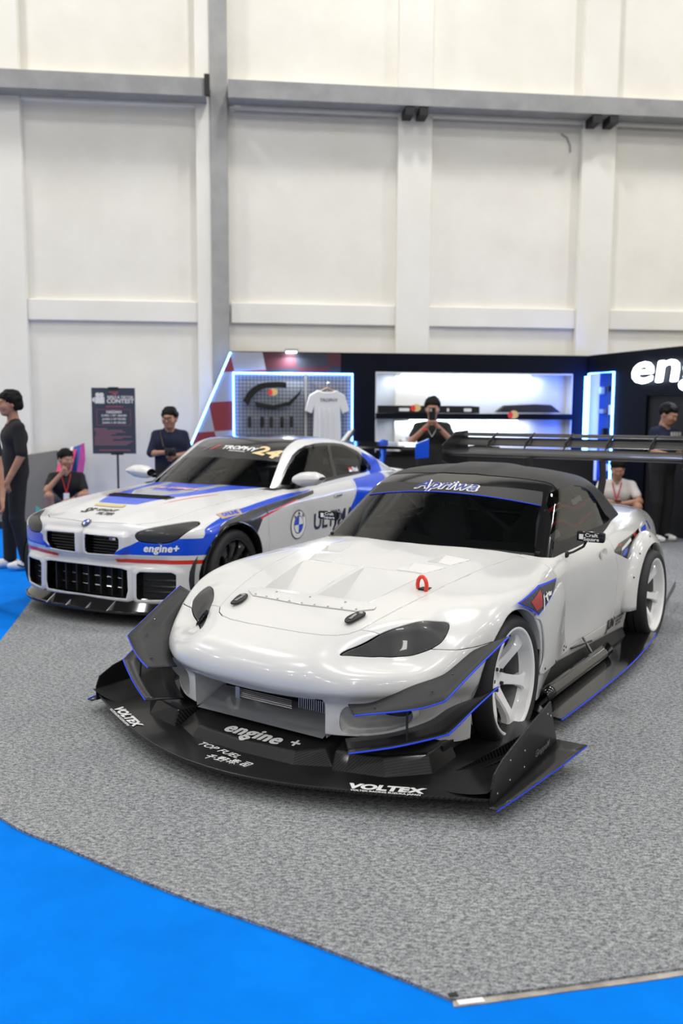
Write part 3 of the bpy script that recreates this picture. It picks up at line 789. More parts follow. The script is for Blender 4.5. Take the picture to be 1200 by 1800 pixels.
# inner wheel housings
for a, yy in ((FW, .80), (RW, .80)):
    for sd in (1, -1):
        MB().lathe([(a['r'] + .05, sd * .45), (a['r'] + .05, sd * yy)], 28, M=Matrix.Translation((a['x'], 0, a['z'])), a0=-.3, a1=PI + .3).add([( a['x'] + a['r']*math.cos(t)*1.14, sd*.46, a['z'] + a['r']*math.sin(t)*1.14) for t in np.linspace(-.6, PI + .6, 20)], [tuple(range(20))]).build('wheel_housing', M_blackm, S)
# ---- panels of the body: bonnet, bumper, lamps, doors, fenders
HOOD = [(.70,0),(.697,.15),(.688,.26),(.67,.325),(.644,.366),(.60,.40),(.47,.437),(.28,.482),(0,.527),(-.33,.562),(-.66,.595),(-1.2,.64),(-1.2,-.1),(.70,-.1)]
_hd = poly_sdf(HOOD)
(hdV, hdF), (SV, SF) = split(SV, SF, top_only(_hd, .5), .0022)
# bonnet vents: openings for the ducts
def mk_duct(front_x, y0f, y1f, back_x, y0b, y1b): return [(front_x, y0f), (front_x, y1f), (back_x, y1b), (back_x, y0b)]
DUCTS = [(.372, .012, .305, -.04, .02, .37, .11), (-.06, .20, .35, -.20, .22, .40, .03), (-.25, .27, .40, -.40, .30, .45, .03)]
duct_sdf = [poly_sdf([(fx, a), (fx, b), (bx, d), (bx, c)]) for fx, a, b, bx, c, d, h in DUCTS]
for sd in duct_sdf:
    _, (hdV, hdF) = split(hdV, hdF, sd)
hood = add_panel('bonnet', hdV, hdF)
hood_bvh = S_bvh
def T_at(x, y): return float(_T(np.array([x]), np.array([abs(y)]))[0])
for fx, a, b, bx, c, d, dep in DUCTS:
    for sgn in (1, -1):
        n = 16; L = []; R = []; G = []
        for i in range(n + 1):
            t = i / n; x = fx + (bx - fx) * t; ya = a + (c - a) * t; yb = b + (d - b) * t
            k = (1 - t) ** 1.05; ins = (b - a) * .24 * k; dz = dep * k + .0008
            za, zb = T_at(x, ya), T_at(x, yb)
            L.append([(x, sgn * ya, za - .0005), (x, sgn * (ya + ins), T_at(x, ya + ins) - dz)])
            R.append([(x, sgn * yb, zb - .0005), (x, sgn * (yb - ins), T_at(x, yb - ins) - dz)])
            G.append([(x, sgn * y, T_at(x, y) - dz) for y in np.linspace(ya + ins, yb - ins, 7)])
        MB().grid(G).build('vent_ramp', M_white, hood, True, auto=.6)
        for w in (L, R): MB().grid(w).build('vent_wall', M_white, hood, True, auto=.6)
        fr = [(fx, sgn * (a + (b - a) * k / 6)) for k in range(7)]
        MB().grid([[(x + .004, y, T_at(x, y) - .012) for x, y in fr], [(x + .012, y, T_at(x, y) - dep - .01) for x, y in fr]]).build('vent_mouth', M_blackm, hood)
# riveted lip in front of the big ducts
lip = [(.372 + .02, -.315), (.405, -.36), (.43, -.365), (.475, -.30), (.49, 0), (.475, .30), (.43, .365), (.405, .36), (.392, .315), (.40, 0)]
(lpV, lpF), _ = split(*mirror(*[np.array(_G.reshape(-1, 3)), grid_mesh(_G)[1]]), top_only(poly_sdf(lip), .5))
lpV = lpV + np.array([0, 0, .006])
o = mesh_obj('riveted_lip', lpV, lpF, M_white, hood); solid(o, .006)
lip_o = o
for y in np.linspace(-.29, .29, 9):
    x = .482 - .02 * (y / .3) ** 2
    MB().lathe([(.0, .0045), (.004, .0035), (.006, 0)], 8, axis='z', M=Matrix.Translation((x, y, T_at(x, y) + .0065))).build('rivet', M_steel, lip_o, True)
for y in (-.2, 0, .2):
    MB().lathe([(.0, .0045), (.004, .0035), (.006, 0)], 8, axis='z', M=Matrix.Translation((.415, y, T_at(.415, y) + .0065))).build('rivet', M_steel, lip_o, True)
# headlamps
LIGHT = spline([(.745,.392),(.716,.399),(.66,.432),(.60,.468),(.53,.508),(.46,.566),(.396,.64),(.36,.69),(.385,.714),(.444,.718),(.487,.692),(.529,.645),(.588,.562),(.66,.482),(.71,.43)], 4)
_lt = poly_sdf(LIGHT)
(liV, liF), (SV, SF) = split(SV, SF, lambda V: np.where((V[:, 2] > .44) & (V[:, 0] > .2), _lt(V), 1.0), .002)
for sgn in (1, -1):
    V, F = (liV, liF) if sgn > 0 else flipY(liV, liF)
    o = mesh_obj('headlamp', V - np.array([.002, 0, .002]), F, M_lens, S); solid(o, .01)
    o['label'] = 'smoked black headlamp cover'
# intake hole in the right headlamp
_h = S_bvh.find_nearest(Vector((.635, -.475, .55)))
_R = Matrix.Translation(_h[0]) @ (_h[1] if _h[1].z > 0 else -_h[1]).to_track_quat('Z', 'X').to_matrix().to_4x4()
_o = MB()
for k in range(3): _o.lathe([(.030 - .006 * k, .003 + .003 * (2 - k)), (.026 - .006 * k, .007 + .003 * (2 - k)), (.024 - .006 * k, .001)], 28, axis='z', M=_R @ Matrix.Diagonal((1.7, .9, 1, 1)))
_o.lathe([(0, .0035), (.022, .0035)], 24, axis='z', M=_R @ Matrix.Diagonal((1.6, .85, 1, 1)))
_o.build('lamp_intake', M_blackp, S, True)
# front bumper
_bp = poly_sdf([(.60,-.1),(.60,.41),(.55,.55),(.50,.80),(.42,1.0),(1.3,1.0),(1.3,-.1)])
def s_bump(V): return np.minimum(_bp(V), np.maximum(V[:, 2] - (.552 - .05 * (V[:, 0] - .4)), .2 - V[:, 0]))
(buV, buF), (SV, SF) = split(SV, SF, s_bump, .0015)
MOUTH = [(-.1,.05),(.362,.05),(.366,.36),(.20,.352),(-.1,.345)]
_, (buV, buF) = split(buV, buF, lambda V: np.where(V[:, 0] > .6, poly_sdf(MOUTH, (1, 2))(V), 1.0))
BDUCT = spline([(.43,.225),(.53,.218),(.63,.238),(.685,.285),(.665,.328),(.56,.335),(.44,.325)], 5)
_, (buV, buF) = split(buV, buF, lambda V: np.where(V[:, 0] > .5, poly_sdf(BDUCT, (1, 2))(V), 1.0))
# raise the lower edge at the front
buV, buF = clip(buV, buF, (.205 - .06 * sstep(.66, .80, buV[:, 1])) - buV[:, 2])
bumper = add_panel('front_bumper', buV, buF, th=.005)
def hullx(y, z):
    xs = np.linspace(.2, 1.1, 900); v = s_f(xs, np.full(900, float(y)), np.full(900, float(z))); return float(xs[np.argmax(v > 0)])
for sgn in (1, -1):
    MB().grid([[(hullx(.364, z) - .006, sgn * .364, z), (hullx(.364, z) - .10, sgn * .36, z), (hullx(.364, z) - .24, sgn * .34, z)] for z in np.linspace(.186, .362, 6)]).build('mouth_side', M_white, bumper, True)
    # brake duct scoop behind its opening
    G = []
    for k, (dp, sc_) in enumerate(((.0, 1.0), (.03, .97), (.07, .86), (.11, .68), (.13, .55))):
        c = np.array([.56, .277]); G.append([(hullx(p[0], p[1]) * (1 if k == 0 else 0) + (hullx(.60, .277) - dp * .7) * (0 if k == 0 else 1) - .004, sgn * (c[0] + (p[0] - c[0]) * sc_ + (.02 * k / 4)), c[1] + (p[1] - c[1]) * sc_ + .01 * k / 4) for p in list(BDUCT) + [BDUCT[0]]])
    MB().grid(G).build('brake_duct', M_white, bumper, True)
    MB().add([q for q in G[-1][:-1]], [tuple(range(len(G[-1]) - 1))]).build('duct_hole', M_blackp, bumper)
# mouth: sloped aluminium tray, radiator, oil cooler
MB().box((.55, -.36, .30), (.58, .36, .37)).build('mouth_header', M_blackm, bumper); MB().box((.60, -.36, .12), (.62, .36, .40)).build('mouth_back', M_blackm, bumper)
MB().grid([[(.815, -.352, .184), (.815, .352, .184)], [(.77, -.35, .196), (.77, .35, .196)], [(.64, -.345, .246), (.64, .345, .246)]]).build('mouth_tray', mat('tray_alu', (.30, .31, .33), .42, .45), bumper)
for k in range(5): MB().tube([(.73, -.16, .246 + .009 * k), (.73, .13, .246 + .009 * k)], .0032, 6).build('cooler_tube', M_steel, bumper)
MB().box((.722, -.185, .24), (.742, -.16, .292)).build('cooler_tank', M_steel, bumper)
for k in range(16): MB().box((.69, .15 + .0115 * k, .25), (.71, .155 + .0115 * k, .30)).build('radiator_fin', M_steel, bumper)
# doors
DOOR = [(-.60,.95),(-.655,.80),(-.69,.69),(-.722,.40),(-.735,.30),(-.77,.245),(-1.72,.245),(-1.78,.32),(-1.80,.55),(-1.72,.70),(-1.70,.95)]
_dr = poly_sdf(DOOR, (0, 2))
(dV, dF), (SV, SF) = split(SV, SF, lambda V: np.where(V[:, 1] > .6, _dr(V), 1.0), .002)
for sgn in (1, -1):
    V, F = (dV, dF) if sgn > 0 else flipY(dV, dF)
    o = mesh_obj('door', V, F, M_white, S, auto=.7); solid(o, .015)
    h = MB()
    G = [[(-1.52 + .07 * math.cos(a) * q, sgn * (.803 + .005 * (1 - q) - .012 * (1-q)), .70 + .035 * math.sin(a) * q) for a in np.linspace(0, 2 * PI, 21)] for q in (1, .8, .5, 0.01)]
    MB().grid(G).build('door_handle', M_white, o, True)
# rear quarter vent opening
RV = [(-1.70,.688),(-1.84,.722),(-2.42,.765),(-2.35,.69),(-2.22,.695),(-2.0,.60)]
_rv = poly_sdf(RV, (0, 2))
(rvV, rvF), (SV, SF) = split(SV, SF, lambda V: np.where(V[:, 1] > .7, _rv(V), 1.0), 0)
for sgn in (1, -1):
    V, F = (rvV, rvF) if sgn > 0 else flipY(rvV, rvF)
    q = mesh_obj('quarter_vent', V - np.array([0, .03 * sgn, 0]), F, M_blackp, S)
    if sgn > 0: qv_bvh = bvh_of(V - np.array([0, .03 * sgn, 0]), F)
body = add_panel('body_shell', SV, SF)
for P2, m in (([(-2.30,.70),(-2.36,.70),(-2.40,.755),(-2.28,.75)], M_red), ([(-1.95,.66),(-2.2,.70),(-2.2,.72),(-1.97,.68)], M_decalw), ([(-1.80,.69),(-1.98,.70),(-1.98,.71),(-1.82,.702)], M_red), ([(-2.02,.62),(-2.1,.66),(-2.02,.665),(-1.96,.63)], M_blue)):
    patch('vent_graphic', [(-p[0], p[1]) for p in P2], (0, .86, 0), (-1, 0, 0), (0, 0, 1), m, S, qv_bvh, (0, -1, 0))
# vented front fender skins standing off the body
FSK = spline([(-.30,.27),(-.33,.34),(-.315,.44),(-.26,.545),(-.17,.585),(-.32,.61),(-.60,.675),(-.655,.64),(-.70,.50),(-.74,.40),(-.80,.30),(-.83,.262),(-.55,.262)], 5)
_src = clip(*grid_mesh(_G), .13 - _G.reshape(-1, 3)[:, 2])
(fsV, fsF), _ = split(*_src, lambda V: np.where(V[:, 1] > .6, poly_sdf(FSK, (0, 2))(V), 1.0))
fsV = fsV + np.stack([np.zeros(len(fsV)), .004 + .035 * sstep(-.18, -.70, fsV[:, 0]), np.zeros(len(fsV))], 1)
fender_bvh = bvh_of(fsV, fsF)
for sgn in (1, -1):
    V, F = (fsV, fsF) if sgn > 0 else flipY(fsV, fsF)
    o = mesh_obj('fender_skin', V, F, M_white, S); solid(o, .008)
    for (x, z) in ((-.79, .29), (-.745, .285), (-.75, .305), (-.36, .285), (-.55, .275)):
        h = fender_bvh.ray_cast(Vector((x, 1.2, z)), Vector((0, -1, 0)))
        if h[0]: MB().lathe([(0, .004), (.005, .003), (.007, 0)], 8, M=Matrix.Translation((x, h[0].y * sgn, z)) @ (Matrix.Rotation(0 if sgn > 0 else PI, 4, 'Z'))).build('rivet', M_blackm, o, True)
# rolled lip round the front arch
for sgn in (1, -1):
    G = []
    for a in np.linspace(-.32, PI - .25, 40):
        row = []
        for dr, dy in ((.004, .0), (-.004, -.002), (-.006, -.03), (-.004, -.06)):
            x = FW['x'] + (FW['r'] + dr) * math.cos(a); z = FW['z'] + (FW['r'] + dr) * math.sin(a)
            wy = float(_W(np.array([x]), np.array([z]))[0])
            h = S_bvh_half.find_nearest(Vector((FW['x'] + (FW['r'] + .006) * math.cos(a), wy, FW['z'] + (FW['r'] + .006) * math.sin(a))))
            row.append((x, sgn * (h[0].y + dy), z))
        G.append(row)
    MB().grid(G).build('arch_lip', M_white, S, True)
# bolt-on rear flares
for sgn in (1, -1):
    G = []
    for a in np.linspace(-.10, PI + .28, 48):
        cz = .31; row = []
        for r, y in ((.350, .83), (.352, .872), (.360, .882), (.385, .874), (.415, .852), (.432, .832), (.436, .815), (.43, .79)):
            row.append((RW['x'] + r * math.cos(a) * 1.08, sgn * y, max(cz + r * math.sin(a) * 1.0, .185)))
        G.append(row)
    fl_ = MB().grid(G).build('rear_flare', M_white, S, True, auto=1.0); solid(fl_, .006)
    for a in (.45, .9, 1.5, 2.1, 2.55, 2.95, 3.25):
        p = (RW['x'] + .405 * 1.08 * math.cos(a), sgn * .859, .31 + .405 * math.sin(a))
        MB().lathe([(0, .006), (.005, .005), (.007, 0)], 8, M=Matrix.Translation(p) @ (Matrix.Rotation(0 if sgn > 0 else PI, 4, 'Z'))).build('rivet', M_blackm, fl_, True)
# bonnet pins and tow strap
for sgn in (1, -1):
    c = (.537, sgn * .326); z = T_at(*c) + .007
    P = spline([(.055, -.014), (.058, .012), (.02, .026), (-.03, .036), (-.055, .026), (-.055, -.004), (-.02, -.022), (.02, -.028)], 5)
    R = Matrix.Translation((c[0], c[1], z)) @ Matrix.Rotation(-.22, 4, 'Y').inverted() @ Matrix.Rotation(.0, 4, 'Z')
    mb = MB(); mb.prism([R @ Vector((p[0], p[1] * sgn, 0)) for p in P], R.to_3x3() @ Vector((0, 0, .009)))
    pn = mb.build('bonnet_pin', M_blackm, S); bevel(pn, .003)
    mb = MB(); mb.box((-.02, -.006, .009), (.035, .008, .012), R); mb.build('pin_latch', M_steel, pn)
    mb = MB(); mb.lathe([(0, .014), (.009, .013), (.011, .009)], 12, axis='z', M=R @ Matrix.Translation((-.04, .012 * sgn, 0))); mb.build('pin_key', M_steel, pn, True)
tw = MB().tube([(.145 + .008 * math.cos(a), .452 + .028 * math.cos(a), .738 + .04 * math.sin(a)) for a in np.linspace(-.7, PI + .7, 18)], .0095, 10)
tow = tw.build('tow_hook', M_redp, S, True)
MB().box((.10, .435, T_at(.12, .45) - .004), (.155, .48, T_at(.12, .45) + .003)).build('tow_slot', M_blackm, tow)
# ---- aero kit of the roadster
def sheet(name, A, B, m, parent, th=.006, n=24, edge=None, k=3):
    "curved sheet between two 3D curves"
    a = spline(A, 12, False); b = spline(B, 12, False)
    ra = lambda c: np.array([[np.interp(t, np.linspace(0, 1, len(c)), c[:, i]) for i in range(3)] for t in np.linspace(0, 1, n)])
    a, b = ra(a), ra(b); G = [[a[i] * (1 - t) + b[i] * t for t in np.linspace(0, 1, k + 1)] for i in range(n)]
    o = MB().grid(G).build(name, m, parent, True); solid(o, th, 0)
    if edge:
        MB().tube([tuple(p) for p in b], .0035, 6).build('edge_trim', edge, o)
    return o
def my(P, s): return [(p[0], p[1] * s, p[2]) for p in P]
UC_in = [(.815,.478,.355),(.765,.557,.362),(.708,.631,.398),(.652,.692,.43),(.57,.753,.452),(.52,.781,.470),(.44,.812,.513),(.38,.835,.54),(.27,.872,.555)]
UC_out = [(.912,.569,.355),(.891,.631,.368),(.84,.726,.382),(.793,.803,.397),(.755,.868,.422),(.735,.884,.433),(.60,.905,.487),(.45,.93,.545),(.30,.955,.60)]
LC_in = [(.80,.455,.20),(.695,.613,.225),(.58,.723,.262),(.49,.781,.308),(.36,.838,.326)]
LC_out = [(.939,.562,.208),(.86,.725,.245),(.77,.885,.295),(.74,.91,.31),(.60,.935,.36),(.417,.962,.413)]
for s_ in (1, -1):
    sheet('upper_canard', my(UC_in, s_), my(UC_out, s_), M_carbonm, S, edge=M_bluel)
    sheet('lower_canard', my(LC_in, s_), my(LC_out, s_), M_carbon, S, edge=M_bluel)
    MB().tube([(.79, s_ * .74, .385), (.80, s_ * .745, .235)], .005, 8).build('canard_stay', M_blackm, S)
    for (x, y, z) in ((.84, .62, .377), (.70, .80, .438), (.60, .84, .49)):
        MB().lathe([(0, .004), (.005, .003), (.006, 0)], 8, axis='z', M=Matrix.Translation((x, s_ * y, z))).build('canard_bolt', M_blackp, S, True)
# splitter blade
SP = spline([(1.138, 0), (1.128, .16), (1.088, .35), (1.008, .58), (.93, .77), (.862, .895)], 8, False)
out = [(x, y) for x, y in SP] + [(.762, 1.095)]
outl = out + [(.10, 1.095), (-.12, .90), (-.12, 0)]
full = outl + [(x, -y) for x, y in outl[::-1] if abs(y) > 1e-6]
spl = MB().prism([(x, y, .078) for x, y in full], (0, 0, .014)).build('splitter', M_carbon, S); bevel(spl, .004)
# raised centre pan with the lettering, step boards
def pan(name, bot, top, zb, zt, m):
    n = len(bot); V = [(x, y, zb) for x, y in bot] + [(x, y, z) for (x, y), z in zip(top, zt)]
    F = [(i, (i + 1) % n, n + (i + 1) % n, n + i) for i in range(n)] + [tuple(range(n, 2 * n))]
    o = MB().add(V, F).build(name, m, S); bevel(o, .008, 3); return bvh_of(V, [f if len(f) == 4 else f for f in F])
pan_bvh = pan('centre_pan', [(.925, -.28), (.942, 0), (.925, .28), (.85, .43), (.60, .45), (.60, -.45), (.85, -.43)], [(.895, -.27), (.914, 0), (.895, .27), (.82, .37), (.60, .38), (.60, -.38), (.82, -.37)], .092, [.138, .135, .138, .152, .19, .19, .152], M_carbon)
for s_ in (1, -1):
    b = [(.88, .44), (.865, .50), (.82, .66), (.68, .80), (.46, .80), (.46, .30)]; t = [(.85, .44), (.835, .50), (.79, .63), (.66, .765), (.46, .765), (.46, .30)]
    if s_ < 0: b = [(x, -y) for x, y in b[::-1]]; t = [(x, -y) for x, y in t[::-1]]
    pan('step_board', b, t, .092, [.165] * 6, M_carbon)
    # endplate, winglet, vortex strakes, stay
    ep = MB(); P = [(.775, .062), (.775, .135), (.752, .185), (.66, .222), (.40, .27), (.16, .305), (.12, .20), (.08, .125), (.06, .062)]
    ep.prism([(x, s_ * 1.09, z) for x, z in P], (0, s_ * .008, 0)); e = ep.build('splitter_endplate', M_carbon, S); bevel(e, .002)
    G = [[(.80 - .74 * t, s_ * (1.095 + w * (.035 + .10 * t) / .1), .068 + .03 * t * t + .035 * w * t) for w in np.linspace(0, .1, 4)] for t in np.linspace(0, 1, 8)]
    wl = MB().grid(G).build('endplate_winglet', M_carbon, e, True); solid(wl, .005)
    MB().tube([g[-1] for g in G], .003, 6).build('edge_trim', M_bluel, wl)
    for (x, z) in ((.72, .10), (.60, .11), (.60, .19), (.45, .11), (.45, .18), (.2, .26), (.16, .24), (.30, .12)):
        MB().lathe([(0, .003), (.004, .0025), (.005, 0)], 8, M=Matrix.Translation((x, s_ * 1.098, z)) @ (Matrix.Identity(4) if s_ > 0 else Matrix.Rotation(PI, 4, 'Z'))).build('endplate_screw', M_steel, e, True)
    MB().prism([(.60, s_ * .86, .092), (.22, s_ * 1.00, .092), (.22, s_ * 1.00, .16)], (0, s_ * .006, 0)).build('vortex_strake', M_carbon, S)
    MB().prism([(.55, s_ * .93, .092), (.28, s_ * 1.05, .092), (.28, s_ * 1.05, .13)], (0, s_ * .006, 0)).build('vortex_strake', M_carbon, S)
    # curved ramp rising to the endplate (outer tunnel of the blade)
    G = [[(.80 - .62 * t, s_ * (.90 + .19 * w), .0925 + .035 * w * w * (1 - .4 * t)) for w in np.linspace(0, 1, 8)] for t in np.linspace(0, 1, 6)]
    MB().grid(G).build('splitter_ramp', M_carbon, S, True)
    # side skirt: floor plate with upturned edge, deflector and stays
    OE = spline([(-.27, 1.0), (-.7, 1.015), (-1.2, 1.02), (-1.6, 1.01), (-2.0, .985), (-2.26, .955)], 6, False)
    P = [(x, s_ * y, .068) for x, y in OE] + [(-2.26, s_ * .70, .068), (-.30, s_ * .70, .068)]
    if s_ > 0: P = P[::-1]
    sk = MB().prism(P, (0, 0, .010)).build('side_skirt', M_carbon, S)
    MB().tube([(x, s_ * y, .073) for x, y in OE], .0045, 6).build('edge_trim', M_bluel, sk)
    G = [[(x, s_ * y, .0785), (x, s_ * (y - .10), .088), (x, s_ * (y - .17), .094)] for x, y in OE]
    MB().grid(G).build('skirt_bevel', M_blackp, sk, True, auto=.3)
    G = [[(x, s_ * (.865 - .03 * k / 5 + .055 * math.sin(k / 5 * 2.6)), .085 + .095 * k / 5) for k in range(6)] for x in np.linspace(-.36, -1.45, 10)]
    df = MB().grid(G).build('skirt_deflector', M_blackp, S, True); solid(df, .006)
    MB().grid([[(x, s_ * (.80 + .01 * k), (.235 + (x + .34) * .05) - (.04 + (x + .34) * .008) * k) for k in range(4)] for x in np.linspace(-.34, -2.0, 14)]).build('sill_panel', M_blackm, S, True)
    MB().tube([(-1.17, s_ * .803, .26), (-1.20, s_ * .86, .15)], .008, 8).build('skirt_stay', M_steel, S)
    MB().tube([(-.98, s_ * .80, .235), (-1.25, s_ * .83, .225)], .006, 8).build('skirt_stay', M_blackp, S)
    # rear corner fin
    MB().prism([(-2.85, s_ * .86, .12), (-3.75, s_ * .74, .12), (-3.75, s_ * .74, .17), (-2.85, s_ * .86, .16)], (0, s_ * .006, 0)).build('rear_diffuser_fin', M_carbon, S)
# underbody
MB().box((-3.2, -.78, .12), (.55, .78, .16)).build('underbody', M_blackm, S)
# rear wing
def foil(chord, th, n=14):
    P = []
    for i in range(n + 1):
        t = i / n; P.append((t, .6 * th * math.sqrt(t) * (1 - t) * 2 + .0))
    for i in range(n - 1, 0, -1):
        t = i / n; P.append((t, -.5 * th * math.sqrt(t) * (1 - t) * 2))
    return [(p[0] * chord, p[1]) for p in P]
wing = empty('rear_wing', (0, 0, .02), parent=S)
def element(name, x, z, chord, th, ang, camber):
    Vr = []; ys = np.linspace(-0.955, 0.955, 21); prof = foil(chord, th); n = len(prof)
    for y in ys:
        for (c, t) in prof:
            t = t - camber * 4 * (c / chord) * (1 - c / chord)
            Vr.append((x - c * math.cos(ang) - t * math.sin(ang) * 0, y, z + c * math.sin(ang) + t * math.cos(ang)))
    F = [(i * n + j, i * n + (j + 1) % n, (i + 1) * n + (j + 1) % n, (i + 1) * n + j) for i in range(len(ys) - 1) for j in range(n)]
    F += [tuple(range(n))[::-1], tuple(range(len(Vr) - n, len(Vr)))]
    return mesh_obj(name, Vr, F, M_carbon, wing, auto=.6)
element('wing_mainplane', -2.86, 1.195, .27, .045, .17, .025)
element('wing_flap', -3.09, 1.262, .13, .02, .50, .012)
element('gurney_flap', -3.19, 1.335, .05, .008, .6, .003)
for y in (-.66, -.33, 0, .33, .66):
    MB().prism([(-3.02, y, 1.235), (-3.25, y, 1.36), (-3.25, y, 1.372), (-3.06, y, 1.30)], (0, .008, 0)).build('wing_bracket', M_blackm, wing)
for s_ in (1, -1):
    MB().prism([(-2.80, s_ * 0.955, 1.14), (-2.80, s_ * 0.955, 1.26), (-3.05, s_ * 0.955, 1.37), (-3.30, s_ * 0.955, 1.38), (-3.30, s_ * 0.955, 1.10), (-3.0, s_ * 0.955, 1.08)], (0, s_ * .008, 0)).build('wing_endplate', M_carbon, wing)
    MB().prism([(-2.98, s_ * .30, 1.20), (-3.12, s_ * .30, 1.22), (-3.16, s_ * .30, 1.0), (-3.10, s_ * .30, .87), (-2.94, s_ * .30, .87), (-3.03, s_ * .30, 1.05)], (0, .012, 0)).build('wing_stand', M_blackm, wing)
# ---- mirrors, cabin, lettering of the roadster
for s_ in (1, -1):
    m_ = empty('door_mirror', parent=S)
    c = (-1.03, s_ * .872, .868)
    P = [(.028, -.075, -.032), (.028, .085, -.030), (.028, .085, .030), (.028, -.075, .034), (-.05, -.060, -.024), (-.05, .07, -.022), (-.05, .07, .022), (-.05, -.060, .024)]
    P = [(.030 + .0, y, z) if i < 4 else (x, y, z) for i, (x, y, z) in enumerate(P)]
    hs = mesh_obj('mirror_housing', [(c[0] + x * .9, c[1] + y * s_, c[2] + z) for x, y, z in P], [(0, 1, 2, 3), (4, 7, 6, 5), (0, 4, 5, 1), (1, 5, 6, 2), (2, 6, 7, 3), (3, 7, 4, 0)], M_blackp, m_); bevel(hs, .012, 3)
    MB().tube([(c[0] - .02, c[1] - s_ * .03, c[2] - .03), (c[0] - .0, c[1] - s_ * .04, c[2] - .06), (-.96, s_ * .80, .785), (-.94, s_ * .775, .775)], .007, 8).build('mirror_arm', M_blackm, m_, True)
    MB().lathe([(0, .014), (.016, .012), (.022, 0)], 14, M=Matrix.Translation((-.935, s_ * .768, .772))).build('mirror_base', M_blackm, m_, True)
    letter('mirror_lettering', 'Craft', .026, (c[0] + .029, c[1] + .012, c[2] + .010), (0, 1, 0), (0, 0, 1), M_decalw, m_, bold=.0004, sx=1.3)
    letter('mirror_lettering', 'Square', .026, (c[0] + .029, c[1] + .012, c[2] - .012), (0, 1, 0), (0, 0, 1), M_decalw, m_, bold=.0004, sx=1.2)
    patch('mirror_badge', [(-.012, -.014), (.012, -.014), (.012, .014), (-.012, .014)], (c[0] + .0285, c[1] - .045, c[2]), (0, 1, 0), (0, 0, 1), M_decalw, m_)
# cabin
MB().box((-2.1, -.66, .20), (-.60, .66, .24)).box((-2.12, -.66, .2), (-2.08, .66, .84)).build('cabin_floor', M_int, S)
for s_ in (1, -1): MB().box((-2.05, s_ * .67 - .01, .24), (-.75, s_ * .67 + .01, .80)).build('door_card', M_int, S)
G = [[(x, y, z) for y in np.linspace(-.66, .66, 12)] for x, z in ((-.50, .79), (-.70, .805), (-.86, .815), (-.95, .80), (-1.0, .74), (-1.0, .5))]
for row in G:
    for j in range(12):
        x, y, z = row[j]; row[j] = (x - .26 * (y / .7) ** 2 * (1 if x > -.9 else .3), y, z - .02 * (y / .66) ** 2 + .03 * math.exp(-((y + .35) / .16) ** 2) * (1 if -.99 < x < -.8 else 0))
MB().grid(G).build('dashboard', M_int, S, True)
_st = MB(); Mx = Matrix.Translation((-1.13, -.36, .78)) @ Matrix.Rotation(-1.15, 4, 'Y')
_st.lathe([(.165 + .013 * math.cos(a), .013 * math.sin(a)) for a in np.linspace(0, 2 * PI, 9)[:-1]], 36, axis='z', M=Mx, closed=True)
st_ = _st.build('steering_wheel', M_int, S, True)
for a in (0, PI, 1.5 * PI): MB().tube([Mx @ Vector((.02 * math.cos(a), .02 * math.sin(a), -.01)), Mx @ Vector((.16 * math.cos(a), .16 * math.sin(a), 0))], .009, 6).build('steering_spoke', M_int, st_)
for s_ in (1, -1):
    seat = empty('bucket_seat', parent=S)
    G = []
    for k, (x, z, hw, wing_) in enumerate([(-1.18, .40, .20, .06), (-1.35, .36, .21, .08), (-1.52, .36, .21, .09), (-1.60, .48, .22, .10), (-1.66, .62, .24, .12), (-1.71, .76, .25, .10), (-1.745, .84, .19, .05), (-1.775, .93, .15, .05), (-1.80, .99, .12, .03)]):
        row = []
        for j in np.linspace(-1, 1, 11):
            d = abs(j) ** 4 * wing_
            row.append((x + d * (1 if k > 2 else .2), s_ * .36 + j * hw, z + d * (.9 if k <= 2 else .1)))
        G.append(row)
    sh_ = MB().grid(G).build('seat_shell', M_seat, seat, True); solid(sh_, .03)
    G2 = [[(p[0] + .012, p[1], p[2] + .012) for p in row[3:8]] for row in G]
    MB().grid(G2).build('seat_pad', mat('seat_pad_grey', (.09, .09, .10), .9), seat, True)
    letter('seat_lettering', 'BRIDE', .06, (-1.735, s_ * .36, .905), (0, 1, 0), (.35, 0, 1), M_alu, seat, bold=.001)
# roll cage
cg = MB()
cage = mat('cage_grey', (.35, .36, .37), .4)
for P in ([(-1.80, .56, .30), (-1.80, .57, .95), (-1.78, .48, 1.10), (-1.78, -.48, 1.10), (-1.80, -.57, .95), (-1.80, -.56, .30)], [(-1.80, .5, .5), (-1.79, -.40, 1.06)], [(-.88, -.62, .60), (-1.02, -.575, .92), (-1.25, -.53, 1.09), (-1.78, -.48, 1.10)], [(-.88, .62, .60), (-1.02, .575, .92), (-1.25, .53, 1.09), (-1.78, .48, 1.10)]):
    MB().tube(P, .018, 8).build('roll_cage_bar', cage, S, True)
# panel added behind the left side glass to carry its red and white shapes
for s_ in (1,):
    pn = MB().box((-1.93, .60, .80), (-1.02, .608, 1.0)).build('added_glass_panel', M_int, S)
    for zc, amp in ((.985, .02), (.885, .028)):
        P = [(-1.05 - .80 * t, .612, zc + amp * math.sin(t * 7.5)) for t in np.linspace(0, 1, 28)]
        MB().tube(P, .011, 6).build('panel_stripe', M_redp, pn)
    for x, z, a, b in ((-1.20, 1.0, .08, .022), (-1.55, 1.015, .10, .022), (-1.18, .835, .09, .03)):
        MB().grid([[(x + a * q * math.cos(t), .613, z + b * q * math.sin(t) + .02 * math.cos(3 * t) * q * .4) for t in np.linspace(0, 2 * PI, 25)] for q in (1, .02)]).build('panel_blob', M_decalw, pn)
